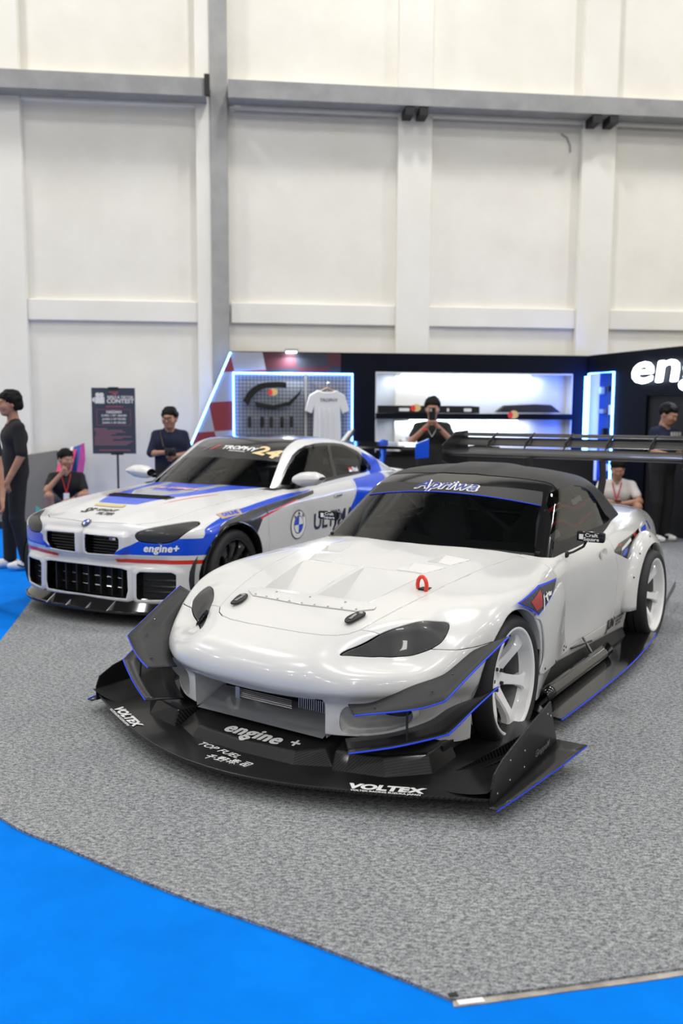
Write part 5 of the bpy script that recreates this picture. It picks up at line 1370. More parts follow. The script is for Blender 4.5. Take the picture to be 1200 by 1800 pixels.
# cabin
MB().box((-2.9, -.70, .20), (-.70, .70, .25)).box((-2.95, -.72, .2), (-2.9, .72, .92)).build('cabin_floor', M_int, B)
G = [[(x - .22 * (y / .7) ** 2, y, z) for y in np.linspace(-.72, .72, 10)] for x, z in ((-.55, .90), (-.85, .915), (-1.02, .905), (-1.08, .84), (-1.08, .5))]
MB().grid(G).build('dashboard', M_int, B, True)
Mx = Matrix.Translation((-1.22, -.36, .90)) @ Matrix.Rotation(-1.15, 4, 'Y')
MB().lathe([(.17 + .014 * math.cos(a), .014 * math.sin(a)) for a in np.linspace(0, 2 * PI, 9)[:-1]], 32, axis='z', M=Mx, closed=True).build('steering_wheel', M_int, B, True)
for s_ in (1, -1):
    seat = empty('bucket_seat', parent=B); G = []
    for k, (x, z, hw, wg) in enumerate([(-1.35, .48, .22, .06), (-1.7, .45, .23, .08), (-1.80, .58, .24, .10), (-1.88, .74, .26, .12), (-1.94, .88, .26, .10), (-1.98, .96, .20, .08), (-2.02, 1.06, .16, .09), (-2.05, 1.13, .13, .06)]):
        G.append([(x + abs(j) ** 4 * wg, s_ * .38 + j * hw, z) for j in np.linspace(-1, 1, 11)])
    o = MB().grid(G).build('seat_shell', M_int, seat, True); solid(o, .03)
    MB().sphere((-1.90, s_ * .38 + .08, .965), (.02, .03, .02), 10, 8).build('seat_tag', mat('tag_gold', (.55, .42, .15), .5), seat)
MB().tube([(-2.0, .55, .3), (-2.02, .60, 1.0), (-2.02, .50, 1.22), (-2.02, -.50, 1.22), (-2.02, -.60, 1.0), (-2.0, -.55, .3)], .022, 8).build('roll_cage_bar', M_int, B, True)
# --- lettering
gold = mat('gold_print', (.72, .56, .30), .45)
uw = (-.83, 0, .46)
letter('banner_lettering', 'TROPHY', .085, (-1.145, .10, 1.217), (0, 1, 0), uw, M_decalw, B, b_ban, shear=.25, bold=.003, sx=1.1, lift=.003)
letter('banner_lettering', 'ENDURANCE', .022, (-1.10, .11, 1.19), (0, 1, 0), uw, M_decalw, B, b_ban, bold=.0006, sx=1.3, lift=.003)
letter('banner_number', '24', .19, (-1.17, .385, 1.185), (0, 1, 0), uw, gold, B, bvh_of(*mirror(*grid_mesh(_bGg))), shear=.2, bold=.007, sx=1.15, lift=.004)
for y, m in ((-.16, M_redp), (-.25, mat('slash_grey', (.16, .17, .22), .4))): patch('banner_slash', [(-.05, -.035), (-.025, -.035), (.05, .035), (.025, .035)], (-1.16, y, 1.21), (0, 1, 0), uw, m, B, b_ban, lift=.003)
hu = (0, 1, 0); hv = (-.97, 0, .25)
letter('bonnet_lettering', 'SPRINT', .06, (.485, .035, .80), hu, hv, M_decalk, B, B_bvh, (0, 0, -1), shear=.25, bold=.002, sx=1.0, lift=.004)
letter('bonnet_lettering', 'FILTER', .055, (.545, .07, .79), hu, hv, M_decalk, B, B_bvh, (0, 0, -1), shear=.25, bold=.002, sx=1.0, lift=.004)
letter('bonnet_lettering', 'SF', .12, (.51, -.14, .80), hu, hv, M_decalk, B, B_bvh, (0, 0, -1), shear=.4, bold=.003, sx=.8, lift=.0045)
letter('bonnet_lettering', 'ULTIMA', .11, (-.32, .02, .9), hu, hv, mat('letter_pink', (.75, .40, .42), .4), B, B_bvh, (0, 0, -1), shear=.2, bold=.004, sx=1.3, lift=.004)
patch('gold_plate', [(-.165, -.03), (.125, -.03), (.115, .03), (-.175, .03)], (.385, 0, .83), hu, hv, mat('plate_gold', (.55, .47, .22), .5), B, B_bvh, (0, 0, -1), lift=.004)
P = [(.13, -.31), (.045, -.33), (.045, -.02), (.07, .05), (.13, .06)]
P = [(.135, -.31), (.04, -.33), (.04, .33), (.135, .31)]
patch('bonnet_vent', [(p[1], -p[0]) for p in P], (0, 0, .9), hu, (-1, 0, 0), M_blackm, B, B_bvh, (0, 0, -1), lift=.005)
for k in range(3): MB().box((.055 + .025 * k, -.29, bT(.06 + .025 * k, .15) + .003), (.065 + .025 * k, .29, bT(.06 + .025 * k, .15) + .011)).build('vent_louvre', M_carbon, b_hood)
def roundel(parent, o, u, v, r, bvh, d):
    for k, (q, m) in enumerate(((1.0, M_decalk), (.92, M_decalw), (.86, M_decalk), (.62, M_decalw))):
        patch('roundel_disc', [(r * q * math.cos(a), r * q * math.sin(a)) for a in np.linspace(0, 2 * PI, 28, endpoint=False)], o, u, v, m, parent, bvh, d, lift=.003 + .0015 * k, maxlen=.2)
    for a0 in (PI / 2, 1.5 * PI):
        patch('roundel_quarter', [(0, 0)] + [(r * .58 * math.cos(a), r * .58 * math.sin(a)) for a in np.linspace(a0, a0 + PI / 2, 8)], o, u, v, M_blue, parent, bvh, d, lift=.0095, maxlen=.2)
    for k, a in enumerate((2.3, 1.57, .84)):
        letter('roundel_letter', 'BMW'[k], r * .3, tuple(np.array(o) + np.array(u) * r * .74 * math.cos(a) + np.array(v) * r * .74 * math.sin(a)), tuple(np.array(u) * math.sin(a) - np.array(v) * math.cos(a)), tuple(np.array(v) * math.sin(a) + np.array(u) * math.cos(a)), M_decalw, parent, bvh, d, lift=.011)
roundel(B, (.66, 0, .722), (0, 1, 0), (-.75, 0, .66), .041, B_bvh, (-.66, 0, -.75))
def side_roundel():
    o = (-.895, .95, .60); u = (-1, 0, 0); v = (0, 0, 1); r = .125; d = (0, -1, 0)
    for k, (q, m) in enumerate(((1.0, mat('navy_print', (.01, .015, .05), .4)), (.93, M_decalw), (.62, MATS['navy_print']), (.56, M_decalw))):
        patch('roundel_disc', [(r * q * math.cos(a), r * q * math.sin(a)) for a in np.linspace(0, 2 * PI, 32, endpoint=False)], o, u, v, m, B, B_bvh, d, lift=.004 + .0012 * k, maxlen=.3)
    for a0 in (PI / 2, 1.5 * PI):
        patch('roundel_quarter', [(0, 0)] + [(r * .56 * math.cos(a), r * .56 * math.sin(a)) for a in np.linspace(a0, a0 + PI / 2, 8)], o, u, v, M_blue, B, B_bvh, d, lift=.0095, maxlen=.3)
    for k, a in enumerate((2.3, 1.57, .84)):
        letter('roundel_letter', 'BMW'[k], r * .3, (o[0] - r * .76 * math.cos(a), o[1], o[2] + r * .76 * math.sin(a)), (-math.sin(a), 0, -math.cos(a)), (-math.cos(a), 0, math.sin(a)), MATS['navy_print'], B, B_bvh, d, bold=.001, lift=.0095)
side_roundel()
letter('door_lettering', 'ULTIMA', .20, (-1.52, .95, .585), (-1, 0, 0), (0, 0, 1), mat('navy_print'), B, B_bvh, (0, -1, 0), bold=.004, sx=1.05, lift=.004)
letter('bumper_lettering', 'engine+', .075, (.575, .63, .572), (-.52, .86, 0), (0, 0, 1), M_decalw, B, B_bvh, (-.86, -.52, 0), bold=.001, fat=.0025, shear=.2, sx=1.0, lift=.004)
patch('sponsor_plate', [(-.13, -.035), (.12, -.03), (.13, .03), (-.12, .035)], (.05, .85, .775), (-.97, .1, .1), (-.05, -.8, .6), mat('plate_tan', (.45, .33, .25), .5), B, B_bvh, (0, -.6, -.8), lift=.004)
letter('sponsor_lettering', 'ONLINE', .05, (.05, .85, .775), (-.97, .1, .1), (-.05, -.8, .6), M_blue, B, B_bvh, (0, -.6, -.8), bold=.002, lift=.0055)
letter('window_lettering', 'Rizal', .06, (-2.16, .80, 1.0), (-1, 0, 0), (0, 0, 1), M_decalw, B, bvh_of(*mirror(*grid_mesh(_bGg))), (0, -1, 0), bold=.002, lift=.004)
patch('window_flag', [(-.03, 0), (.03, 0), (.03, .02), (-.03, .02)], (-2.06, .80, 1.0), (-1, 0, 0), (0, 0, 1), M_redp, B, bvh_of(*mirror(*grid_mesh(_bGg))), (0, -1, 0), lift=.004)
patch('window_flag', [(-.03, -.02), (.03, -.02), (.03, 0), (-.03, 0)], (-2.06, .80, 1.0), (-1, 0, 0), (0, 0, 1), M_decalw, B, bvh_of(*mirror(*grid_mesh(_bGg))), (0, -1, 0), lift=.004)
# ================================================================== people
def surface_nets(D, o, h):
    "smooth closed surface of the zero level of a sampled field"
    S_ = D < 0; nx, ny, nz = D.shape
    c = np.zeros((nx - 1, ny - 1, nz - 1), np.int8)
    for i in (0, 1):
        for j in (0, 1):
            for k in (0, 1): c += S_[i:nx - 1 + i, j:ny - 1 + j, k:nz - 1 + k]
    act = (c > 0) & (c < 8); idx = np.full(act.shape, -1); A = np.argwhere(act); idx[act] = np.arange(len(A))
    acc = np.zeros((len(A), 3)); cnt = np.zeros(len(A))
    cor = [(i, j, k) for i in (0, 1) for j in (0, 1) for k in (0, 1)]
    for a in cor:
        for ax in range(3):
            if a[ax]: continue
            b = list(a); b[ax] = 1
            va = D[A[:, 0] + a[0], A[:, 1] + a[1], A[:, 2] + a[2]]; vb = D[A[:, 0] + b[0], A[:, 1] + b[1], A[:, 2] + b[2]]
            x = (va < 0) != (vb < 0); t = np.where(x, va / np.where(va == vb, 1, va - vb), 0)
            p = np.tile(np.array(a, float), (len(A), 1)); p[:, ax] = t
            acc[x] += p[x]; cnt[x] += 1
    V = (A + acc / cnt[:, None]) * h + o
    F = []
    for ax in range(3):
        b, d = (ax + 1) % 3, (ax + 2) % 3
        sl0 = [slice(None)] * 3; sl1 = [slice(None)] * 3; sl0[ax] = slice(0, -1); sl1[ax] = slice(1, None)
        s0 = S_[tuple(sl0)]; s1 = S_[tuple(sl1)]
        E = np.argwhere(s0 != s1); E = E[(E[:, b] > 0) & (E[:, d] > 0) & (E[:, b] < D.shape[b] - 1) & (E[:, d] < D.shape[d] - 1)]
        if not len(E): continue
        q = []
        for db, dd in ((-1, -1), (0, -1), (0, 0), (-1, 0)):
            e = E.copy(); e[:, b] += db; e[:, d] += dd; q.append(idx[e[:, 0], e[:, 1], e[:, 2]])
        q = np.stack(q, 1); inside = S_[E[:, 0], E[:, 1], E[:, 2]]
        q = np.where(inside[:, None], q, q[:, ::-1]); F += q.tolist()
    return V, [tuple(f) for f in F if min(f) >= 0]
class Blob:
    def __init__(s): s.p = []
    def cap(s, a, b, ra, rb=None, tag=0, k=.02, sq=(1, 1, 1)):
        s.p.append((np.array(a, float), np.array(b, float), ra, ra if rb is None else rb, tag, k, np.array(sq, float))); return s
    def ball(s, c, r, tag=0, k=.02, sq=(1, 1, 1)): return s.cap(c, c, r, r, tag, k, sq)
    def mesh(s, h=.01):
        lo = np.min([np.minimum(p[0], p[1]) - max(p[2], p[3]) / p[6].min() for p in s.p], 0) - .04
        hi = np.max([np.maximum(p[0], p[1]) + max(p[2], p[3]) / p[6].min() for p in s.p], 0) + .04
        n = np.ceil((hi - lo) / h).astype(int) + 1; D = np.full(n, .2)
        ax = [lo[i] + h * np.arange(n[i]) for i in range(3)]
        def dist(P, p):
            a, b, ra, rb, t, k, sq = p
            c = (a + b) / 2; P = (P - c) * sq; a2 = (a - c) * sq; b2 = (b - c) * sq; e = b2 - a2; L = e @ e
            t_ = np.clip(((P - a2) @ e) / L, 0, 1) if L > 1e-9 else np.zeros(P.shape[:-1])
            return (np.linalg.norm(P - a2 - t_[..., None] * e, axis=-1) - (ra + (rb - ra) * t_)) / sq.max()
        for p in s.p:
            m = max(p[2], p[3]) / p[6].min() + .06
            l = np.maximum(((np.minimum(p[0], p[1]) - m - lo) / h).astype(int), 0); u = np.minimum(((np.maximum(p[0], p[1]) + m - lo) / h).astype(int) + 2, n)
            sl = tuple(slice(l[i], u[i]) for i in range(3))
            P = np.stack(np.meshgrid(*[ax[i][sl[i]] for i in range(3)], indexing='ij'), -1)
            d = dist(P, p); D[sl] = -smax(-D[sl], -d, p[5])
        V, F = surface_nets(D, lo, h)
        C = np.array([V[list(f)].mean(0) for f in F]); best = np.full(len(C), 9.); K = np.zeros(len(C), int)
        for p in s.p:
            d = dist(C, p); b = d < best; best[b] = d[b]; K[b] = p[4]
        return V, F, K
M_skin = noisy(mat('skin_tan', rough=.55), 12, (.33, .165, .105), (.40, .21, .14), detail=3)
M_hair = mat('hair_black', (.006, .0055, .005), .6, spec=.15)
M_shirtk = mat('shirt_black', (.010, .010, .012), .9)
M_pantk = mat('trousers_black', (.012, .012, .014), .9)
M_shirtn = mat('shirt_navy', (.008, .012, .035), .9)
M_shirtw = mat('shirt_white', (.62, .58, .55), .9)
M_shoew = mat('shoe_white', (.75, .75, .74), .6)
M_short = mat('shorts_grey', (.06, .06, .07), .9)
def v3(*a): return np.array(a, float)
def person(label, loc, rz, J, shirt=M_shirtk, pants=M_pantk, shoes=M_shoew, shorts=False, sleeve=.55, hair='short', h=.0105, look=(0, 0), grip=(.6, .6), group=None):
    "J: joint positions; local frame faces +y, right hand at +x"
    root = empty('person', loc, rz, label, 'person', group)
    b = Blob(); SK, SH, PA, SO = 0, 1, 2, 3
    pel, che, nek, hd = [np.array(J[k], float) for k in ('pelvis', 'chest', 'neck', 'head')]
    side = lambda k: np.array(J[k], float)
    ax = che - pel; ax /= np.linalg.norm(ax)
    b.cap(pel + v3(-.065, 0, 0), pel + v3(.065, 0, 0), .115, .115, PA, .03, (1, 1.0, 1))
    b.cap(pel + ax * .06 + v3(-.05, 0, 0), pel + ax * .06 + v3(.05, 0, 0), .128, .128, SH, .03, (1, 1.12, 1))
    m = pel * .5 + che * .5
    b.cap(m + v3(-.055, .0, 0), m + v3(.055, .0, 0), .122, .122, SH, .05, (1, 1.12, 1))
    b.cap(che + v3(-.075, 0, 0), che + v3(.075, 0, 0), .128, .128, SH, .05, (1, 1.12, 1))
    for s_ in ('R', 'L'):
        sh, el, wr = side('sh' + s_), side('el' + s_), side('wr' + s_)
        b.cap(che + (nek - che) * .72, sh, .056, .056, SH, .04)
        sp = sh + (el - sh) * sleeve
        b.cap(sh, sp, .055, .057, SH, .02)
        b.cap(sh + (el - sh) * .5, el, .045, .038, SK, .004)
        b.cap(el, wr, .040, .027, SK, .01)
        # hand: palm, four fingers and a thumb, curled
        d = wr - el; d /= np.linalg.norm(d)
        n_ = np.array(J.get('palm' + s_, (0, 0, -1)), float); n_ -= d * (n_ @ d); n_ /= np.linalg.norm(n_) + 1e-9
        w_ = np.cross(d, n_)
        b.cap(wr + d * .025 - w_ * .018, wr + d * .075 - w_ * .022, .020, .017, SK, .012)
        b.cap(wr + d * .025 + w_ * .018, wr + d * .075 + w_ * .022, .020, .017, SK, .012)
        g = grip[0 if s_ == 'R' else 1]
        for q, (off, ln) in enumerate(((-.030, .062), (-.010, .072), (.010, .068), (.029, .054))):
            r0 = wr + d * .085 + w_ * off; r1 = r0 + (d * (1 - g * .5) + n_ * g * .8) * ln * .55; r2 = r1 + (d * (1 - g * 1.3) + n_ * g * 1.2) * ln * .5
            b.cap(r0, r1, .0115, .0105, SK, .004); b.cap(r1, r2, .0105, .009, SK, .004)
        tsg = -1 if s_ == 'R' else 1
        ts = J.get('thumb' + s_, tsg)
        t0 = wr + d * .03 + w_ * ts * .03; t1 = t0 + (d * .6 + w_ * ts * .7 + n_ * .3) * .045; t2 = t1 + (d * .8 + n_ * .5) * .032
        b.cap(t0, t1, .0145, .0125, SK, .006); b.cap(t1, t2, .0125, .0105, SK, .006)
        hp, kn, an = side('hp' + s_), side('kn' + s_), side('an' + s_)
        toe = np.array(J.get('toe' + s_, an + v3(0, .15, 0)), float)
        if shorts:
            b.cap(hp, hp + (kn - hp) * .8, .092, .082, PA, .03); b.cap(hp + (kn - hp) * .6, kn, .060, .052, SK, .004)
            b.cap(kn, kn + (an - kn) * .4, .052, .054, SK, .01); b.cap(kn + (an - kn) * .4, an, .054, .034, SK, .01)
        else:
            b.cap(hp, kn, .095, .070, PA, .03); b.cap(kn, an + v3(0, 0, .0), .070, .062, PA, .015)
        f = toe - an; f[2] = 0; f /= np.linalg.norm(f) + 1e-9; base = v3(an[0], an[1], an[2] - .055)
        b.cap(base - f * .045, base + f * .10, .042, .040, SO, .02); b.cap(base + f * .10, base + f * .16, .040, .030, SO, .02)
    b.cap(che + (nek - che) * .6, nek + (hd - nek) * .55, .056, .052, SK, .012)
    V, F, K = b.mesh(h)
    body = mesh_obj('body', V, F, [M_skin, shirt, pants, shoes], root, mi=K)
    # head
    yaw, pit = look; R = Matrix.Translation(Vector(hd)) @ Matrix.Rotation(yaw, 4, 'Z') @ Matrix.Rotation(pit, 4, 'X')
    hb = Blob()
    hb.ball((0, -.012, .030), .090, 0, .03, (1.16, .93, .95)); hb.ball((0, .018, -.045), .062, 0, .05, (1.05, .90, .86))
    hb.cap((-.02, .062, -.085), (.02, .062, -.085), .024, .024, 0, .03)
    hb.cap((0, .094, .006), (0, .108, -.030), .009, .0145, 0, .012); hb.cap((-.03, .088, .026), (.03, .088, .026), .012, .012, 0, .02)
    for s_ in (-1, 1):
        hb.ball((s_ * .078, -.008, -.008), .022, 0, .008, (2.0, 1, .75)); hb.ball((s_ * .042, .068, -.028), .026, 0, .03)
    hb.cap((-.018, .090, -.062), (.018, .090, -.062), .009, .009, 0, .008)
    hb.cap((0, -.01, -.06), (0, -.02, -.13), .05, .05, 0, .02)
    V, F, K = hb.mesh(.007)
    hd_o = mesh_obj('head', [R @ Vector(v) for v in V], F, M_skin, root)
    for s_ in (-1, 1):
        e = MB().sphere((s_ * .031, .083, .004), (.0135, .009, .0065), 10, 6); e.V = [R @ Vector(v) for v in e.V]; e.build('eye', mat('eye_dark', (.02, .015, .012), .3), hd_o, True)
        e = MB().tube([R @ Vector((s_ * (.016 + .030 * t), .094 - .012 * t, .026 + .004 * math.sin(3 * t))) for t in (0, .33, .66, 1)], .0042, 6); e.build('eyebrow', M_hair, hd_o)
    e = MB().tube([R @ Vector((x, .0985 - abs(x) * .25, -.0605)) for x in (-.022, -.011, 0, .011, .022)], .0038, 6); e.build('mouth', mat('lip_brown', (.30, .12, .10), .5), hd_o)
    hr = Blob(); tall = 1.0 if hair == 'tall' else 0.0
    hr.ball((0, -.020, .042 + .008 * tall), .094, 0, .01, (1.12, .91, .97))
    for k in range(70):
        a = 2 * PI * rng.random(); e = math.asin(rng.random())
        rr = .017 + .009 * rng.random()
        hr.ball((.080 * math.cos(a) * math.cos(e), -.020 + .092 * math.sin(a) * math.cos(e), .040 + (.078 + .012 * tall + .008 * rng.random()) * math.sin(e)), rr, 0, .012)
    for k in range(9): hr.cap((-.064 + .016 * k, .060 - abs(k - 4) * .006, .098), (-.060 + .015 * k + .008 * rng.random(), .086 - abs(k - 4) * .007, .066 + .014 * rng.random()), .015, .009, 0, .012)
    for s_ in (-1, 1): hr.cap((s_ * .074, .020, .06), (s_ * .079, .014, .016), .014, .009, 0, .015)
    hr.cap((-.035, -.078, .01), (.035, -.078, .01), .036, .036, 0, .03)
    if hair == 'long':
        for s_ in (-1, 1): hr.cap((s_ * .066, -.02, .03), (s_ * .070, -.035, -.05), .028, .02, 0, .03)
        hr.cap((-.05, -.075, -.03), (.05, -.075, -.03), .04, .04, 0, .03)
    V, F, K = hr.mesh(.008)
    V2 = np.array(V); fz = np.where(V2[:, 1] > .045, .060 - .10 * (V2[:, 0] / .08) ** 2 * .25, np.where(V2[:, 1] > .0, .012, -.09))
    V2, F = clip(V2, F, np.where(V2[:, 1] > .045, fz - V2[:, 2], -1.0))
    mesh_obj('hair', [R @ Vector(v) for v in V2], F, M_hair, hd_o)
    return root, R
def stand(hgt=1.72, **over):
    s = hgt / 1.72
    J = dict(pelvis=(0, 0, .95), chest=(0, .0, 1.28), neck=(0, -.01, 1.46), head=(0, .02, 1.60), shR=(.172, -.01, 1.375), shL=(-.172, -.01, 1.375), elR=(.215, -.03, 1.11), elL=(-.215, -.03, 1.11), wrR=(.23, .05, .88), wrL=(-.23, .05, .88),
             hpR=(.085, 0, .90), hpL=(-.085, 0, .90), knR=(.10, .02, .50), knL=(-.10, .02, .50), anR=(.105, -.02, .10), anL=(-.105, -.02, .10), palmR=(-1, 0, 0), palmL=(1, 0, 0))
    J.update(over)
    return {k: (tuple(np.array(v) * s) if not (k.startswith('palm') or k.startswith('thumb')) else v) for k, v in J.items()}
def lanyard(root, J, col_m, card=True, zdrop=.36):
    n = np.array(J['neck']); c = np.array(J['chest'])
    for s_ in (-1, 1): MB().tube([(s_ * .055, n[1] + .0, n[2] + .0), (s_ * .05, c[1] + .105, c[2] + .10), (0, c[1] + .135, c[2] - .10)], .007, 5).build('lanyard', col_m, root)
    if card: MB().box((-.035, c[1] + .135, c[2] - .20), (.035, c[1] + .142, c[2] - .10)).build('badge_card', M_decalw, root)
M_lany = mat('lanyard_red', (.5, .03, .04), .7)
# standing man at the left, cup in hand
J = stand(1.74, wrL=(-.22, .12, .86), elL=(-.235, -.02, 1.12), anR=(.10, .06, .10), anL=(-.10, -.06, .10), knR=(.10, .05, .5), head=(0, .03, 1.60))
pr_, R_ = person('man in black shirt and trousers with white trainers holding a plastic cup', (-3.20, 8.47, 0), PI / 2 + .55, J, sleeve=.92, hair='long', look=(.1, -.08), grip=(.4, .8))
cup = MB().lathe([(0, 0), (.030, 0), (.042, .13), (.039, .13), (.028, .01)], 20, axis='z', M=Matrix.Translation((-.228, .178, .69))); o = cup.build('plastic_cup', mat('cup_pink', (.55, .38, .38), .3), None, True)
o.matrix_world = pr_.matrix_basis; o.location = pr_.location; o.rotation_euler = pr_.rotation_euler; tag(o, 'pinkish plastic cup in the hand of the man in black', 'cup')
for k, (m, z) in enumerate(((mat('logo_pink', (.7, .2, .35), .5), 1.31), (mat('logo_teal', (.1, .5, .6), .5), 1.295))):
    MB().box((-.12, .148, z), (-.05, .152, z + .012)).build('chest_logo', m, pr_)
for s_, a in ((1, 'anR'), (-1, 'anL')):
    MB().tube([(J[a][0] + s_ * .044, J[a][1] - .02, .05), (J[a][0] + s_ * .046, J[a][1] + .05, .035), (J[a][0] + s_ * .04, J[a][1] + .10, .06)], .008, 6).build('shoe_mark', M_blackm, pr_)
# neighbour mostly out of view
J = stand(1.70, elR=(.27, .02, 1.14), wrR=(.20, .20, 1.0))
person('person in dark shirt with a bare forearm beside the man with the cup', (-2.86, 6.62, 0), PI + .4, J, sleeve=.5)
# man crouching by the wall
J = dict(pelvis=(0, -.05, .30), chest=(0, .05, .62), neck=(0, .06, .80), head=(0, .10, .945), shR=(.172, .05, .715), shL=(-.172, .05, .715), elR=(.23, .26, .56), wrR=(.06, .25, .76), elL=(-.24, .20, .48), wrL=(-.05, .34, .44),
         hpR=(.09, -.03, .28), hpL=(-.09, -.03, .28), knR=(.20, .36, .50), knL=(-.20, .36, .50), anR=(.17, .24, .10), anL=(-.17, .24, .10), palmR=(0, -.5, .5), palmL=(0, -.3, -1))
pr_, R_ = person('man in black T-shirt and shorts crouching against the plaster wall, hand on chin', (-3.55, 11.15, 0), PI + .25, J, pants=M_short, shorts=True, look=(.55, -.1), grip=(.9, .5), sleeve=.6)
lanyard(pr_, J, M_lany)
# photographer behind the coupe
J = stand(1.60, elR=(.24, .06, 1.14), wrR=(.07, .22, 1.16), elL=(-.24, .04, 1.13), wrL=(-.07, .22, 1.12), palmR=(-1, 0, .2), palmL=(1, 0, .2), head=(0, .05, 1.58), knR=(.12, .12, .5), knL=(-.12, .12, .5))
pr_, R_ = person('man with glasses and dark shirt holding a camera behind the coupe', (-2.05, 10.35, 0), PI + .2, J, shirt=M_shirtn, look=(-.35, -.05), grip=(.8, .8), hair='tall', sleeve=.95)
for s_ in (-1, 1): MB().lathe([(.024 + .003 * math.cos(a), .003 * math.sin(a)) for a in np.linspace(0, 2 * PI, 7)[:-1]], 18, axis='y', M=R_ @ Matrix.Translation((s_ * .034, .105, .004)), closed=True).build('glasses_rim', M_blackm, pr_)
MB().tube([R_ @ Vector((-.012, .108, .006)), R_ @ Vector((.012, .108, .006))], .003, 5).build('glasses_bridge', M_blackm, pr_)
MB().tube([(.06, -.05, 1.36), (.11, .08, 1.30), (.08, .18, 1.15), (-.04, .14, 1.0)], .012, 6).build('bag_strap', M_blackm, pr_)
cm = empty('camera_in_hand', pr_.location, 0, 'black camera held at the chest of the man with glasses', 'camera'); cm.rotation_euler = pr_.rotation_euler
o = MB().box((-.065, .30, 1.045), (.065, .35, 1.13)).build('camera_body', M_blackm, cm); bevel(o, .008)
MB().lathe([(0, .415), (.03, .415), (.034, .405), (.034, .35)], 18, M=Matrix.Translation((0, 0, 1.08))).build('camera_lens', M_blackp, cm, True)
# man taking a phone picture
J = stand(1.73, elR=(.25, .13, 1.20), wrR=(.055, .22, 1.40), elL=(-.25, .13, 1.20), wrL=(-.055, .22, 1.40), palmR=(-1, .1, 0), palmL=(1, .1, 0), thumbR=1, thumbL=-1)
pr_, R_ = person('man in black T-shirt holding up a phone with both hands, silver chain at the neck', (1.10, 10.62, 0), PI - .1, J, look=(0, -.12), grip=(.75, .75), sleeve=.62, hair='tall')
MB().tube([(-.06, .03, 1.46), (-.05, .12, 1.36), (0, .150, 1.27), (.05, .12, 1.36), (.06, .03, 1.46)], .005, 5).build('neck_chain', M_steel, pr_)
ph = empty('phone', pr_.location, 0, 'dark phone held in front of the face of the man in black', 'phone'); ph.rotation_euler = pr_.rotation_euler
o = MB().box((-.037, .275, 1.47), (.037, .284, 1.62)).build('phone_body', M_blackp, ph); bevel(o, .006)
o = MB().box((.004, .284, 1.575), (.032, .288, 1.61)).build('phone_lens', M_alu, ph)
for s_, m in ((1, M_redp), (-1, M_blackm)): MB().lathe([(.034, -.012), (.036, 0), (.034, .012)], 14, axis='z', M=Matrix.Translation((s_ * .085, .205, 1.36))).build('wrist_band', m, pr_)
# man squatting with a phone
J = dict(pelvis=(0, -.10, .32), chest=(0, .06, .60), neck=(0, .10, .77), head=(0, .17, .895), shR=(.175, .08, .685), shL=(-.175, .08, .685), elR=(.27, .22, .50), wrR=(.07, .38, .50), elL=(-.27, .22, .50), wrL=(-.05, .38, .48),
         hpR=(.10, -.08, .30), hpL=(-.10, -.08, .30), knR=(.24, .32, .44), knL=(-.24, .32, .44), anR=(.22, .18, .10), anL=(-.22, .18, .10), palmR=(-.3, 0, 1), palmL=(.3, 0, 1))
pr_, R_ = person('man in white T-shirt squatting and looking down at a phone', (3.42, 10.75, 0), PI - .25, J, shirt=M_shirtw, pants=M_short, shorts=True, look=(.1, -.4), grip=(.6, .8), shoes=M_blackm, sleeve=.6)
lanyard(pr_, J, M_lany, False)
o = MB().box((-.03, .44, .52), (.04, .50, .535)).build('phone', M_blackp); o.location = pr_.location; o.rotation_euler = pr_.rotation_euler; tag(o, 'black phone in the hands of the squatting man', 'phone')
o = MB().box((-.03, .42, .42), (.05, .47, .46)).build('red_pouch', M_redp); o.location = pr_.location; o.rotation_euler = pr_.rotation_euler; bevel(o, .01); tag(o, 'small red pouch held below the phone by the squatting man', 'pouch')
# man standing by the dark wall
J = stand(1.68, elR=(.23, .04, 1.13), wrR=(.09, .24, 1.08), elL=(-.23, .04, 1.13), wrL=(-.08, .24, 1.06), head=(0, .055, 1.59), palmR=(-.4, 0, -.6), palmL=(.4, 0, -.6))
pr_, R_ = person('man in navy T-shirt with pale chest print standing by the black booth wall', (3.93, 10.6, 0), PI + .55, J, shirt=M_shirtn, look=(.1, -.35), grip=(.7, .7), shoes=M_shoew, sleeve=.6)
for k in range(4): MB().box((-.12 + .05 * k, .147, 1.30 - .012 * (k % 2)), (-.085 + .05 * k, .152, 1.345)).build('chest_print', mat('print_pale', (.45, .42, .40), .7), pr_)
for a in ('anR', 'anL'): MB().box((J[a][0] - .047, J[a][1] - .07, .030), (J[a][0] + .047, J[a][1] + .11, .07)).build('shoe_upper', M_blackm, pr_)
# ================================================================== props along the walls
# contest board on a stand
sg = empty('contest_sign', WM @ Vector((-3.11, .78, 0)), math.atan(.11), 'navy contest poster board on a black stand by the wall', 'sign')
def sb(mb, nm, m, **k): return mb.build(nm, m, sg, **k)
pc = mat('poster_navy', (.035, .045, .075), .6); pr2 = mat('poster_red', (.42, .10, .13), .6); pw = mat('poster_white', (.7, .68, .68), .6)
o = sb(MB().box((-.285, -.012, 1.0), (.275, .0, 1.865)), 'poster_board', pc)
sb(MB().tube([(.03, .02, .03), (.03, .02, 1.05)], .014, 10), 'stand_pole', M_blackm); sb(MB().lathe([(0, .03), (.20, .02), (.21, 0)], 24, axis='z', M=Matrix.Translation((.03, .02, 0))), 'stand_base', M_blackm)
sb(MB().box((-.05, -.02, .985), (.11, .02, 1.02)), 'clamp', M_blackm); sb(MB().box((-.07, -.02, 1.845), (.06, .02, 1.875)), 'clamp', M_blackm)
def st(s, size, x, z, m, **k): return letter('poster_lettering', s, size, (x, -.0135, z), (1, 0, 0), (0, 0, 1), m, sg, lift=.001, **k)
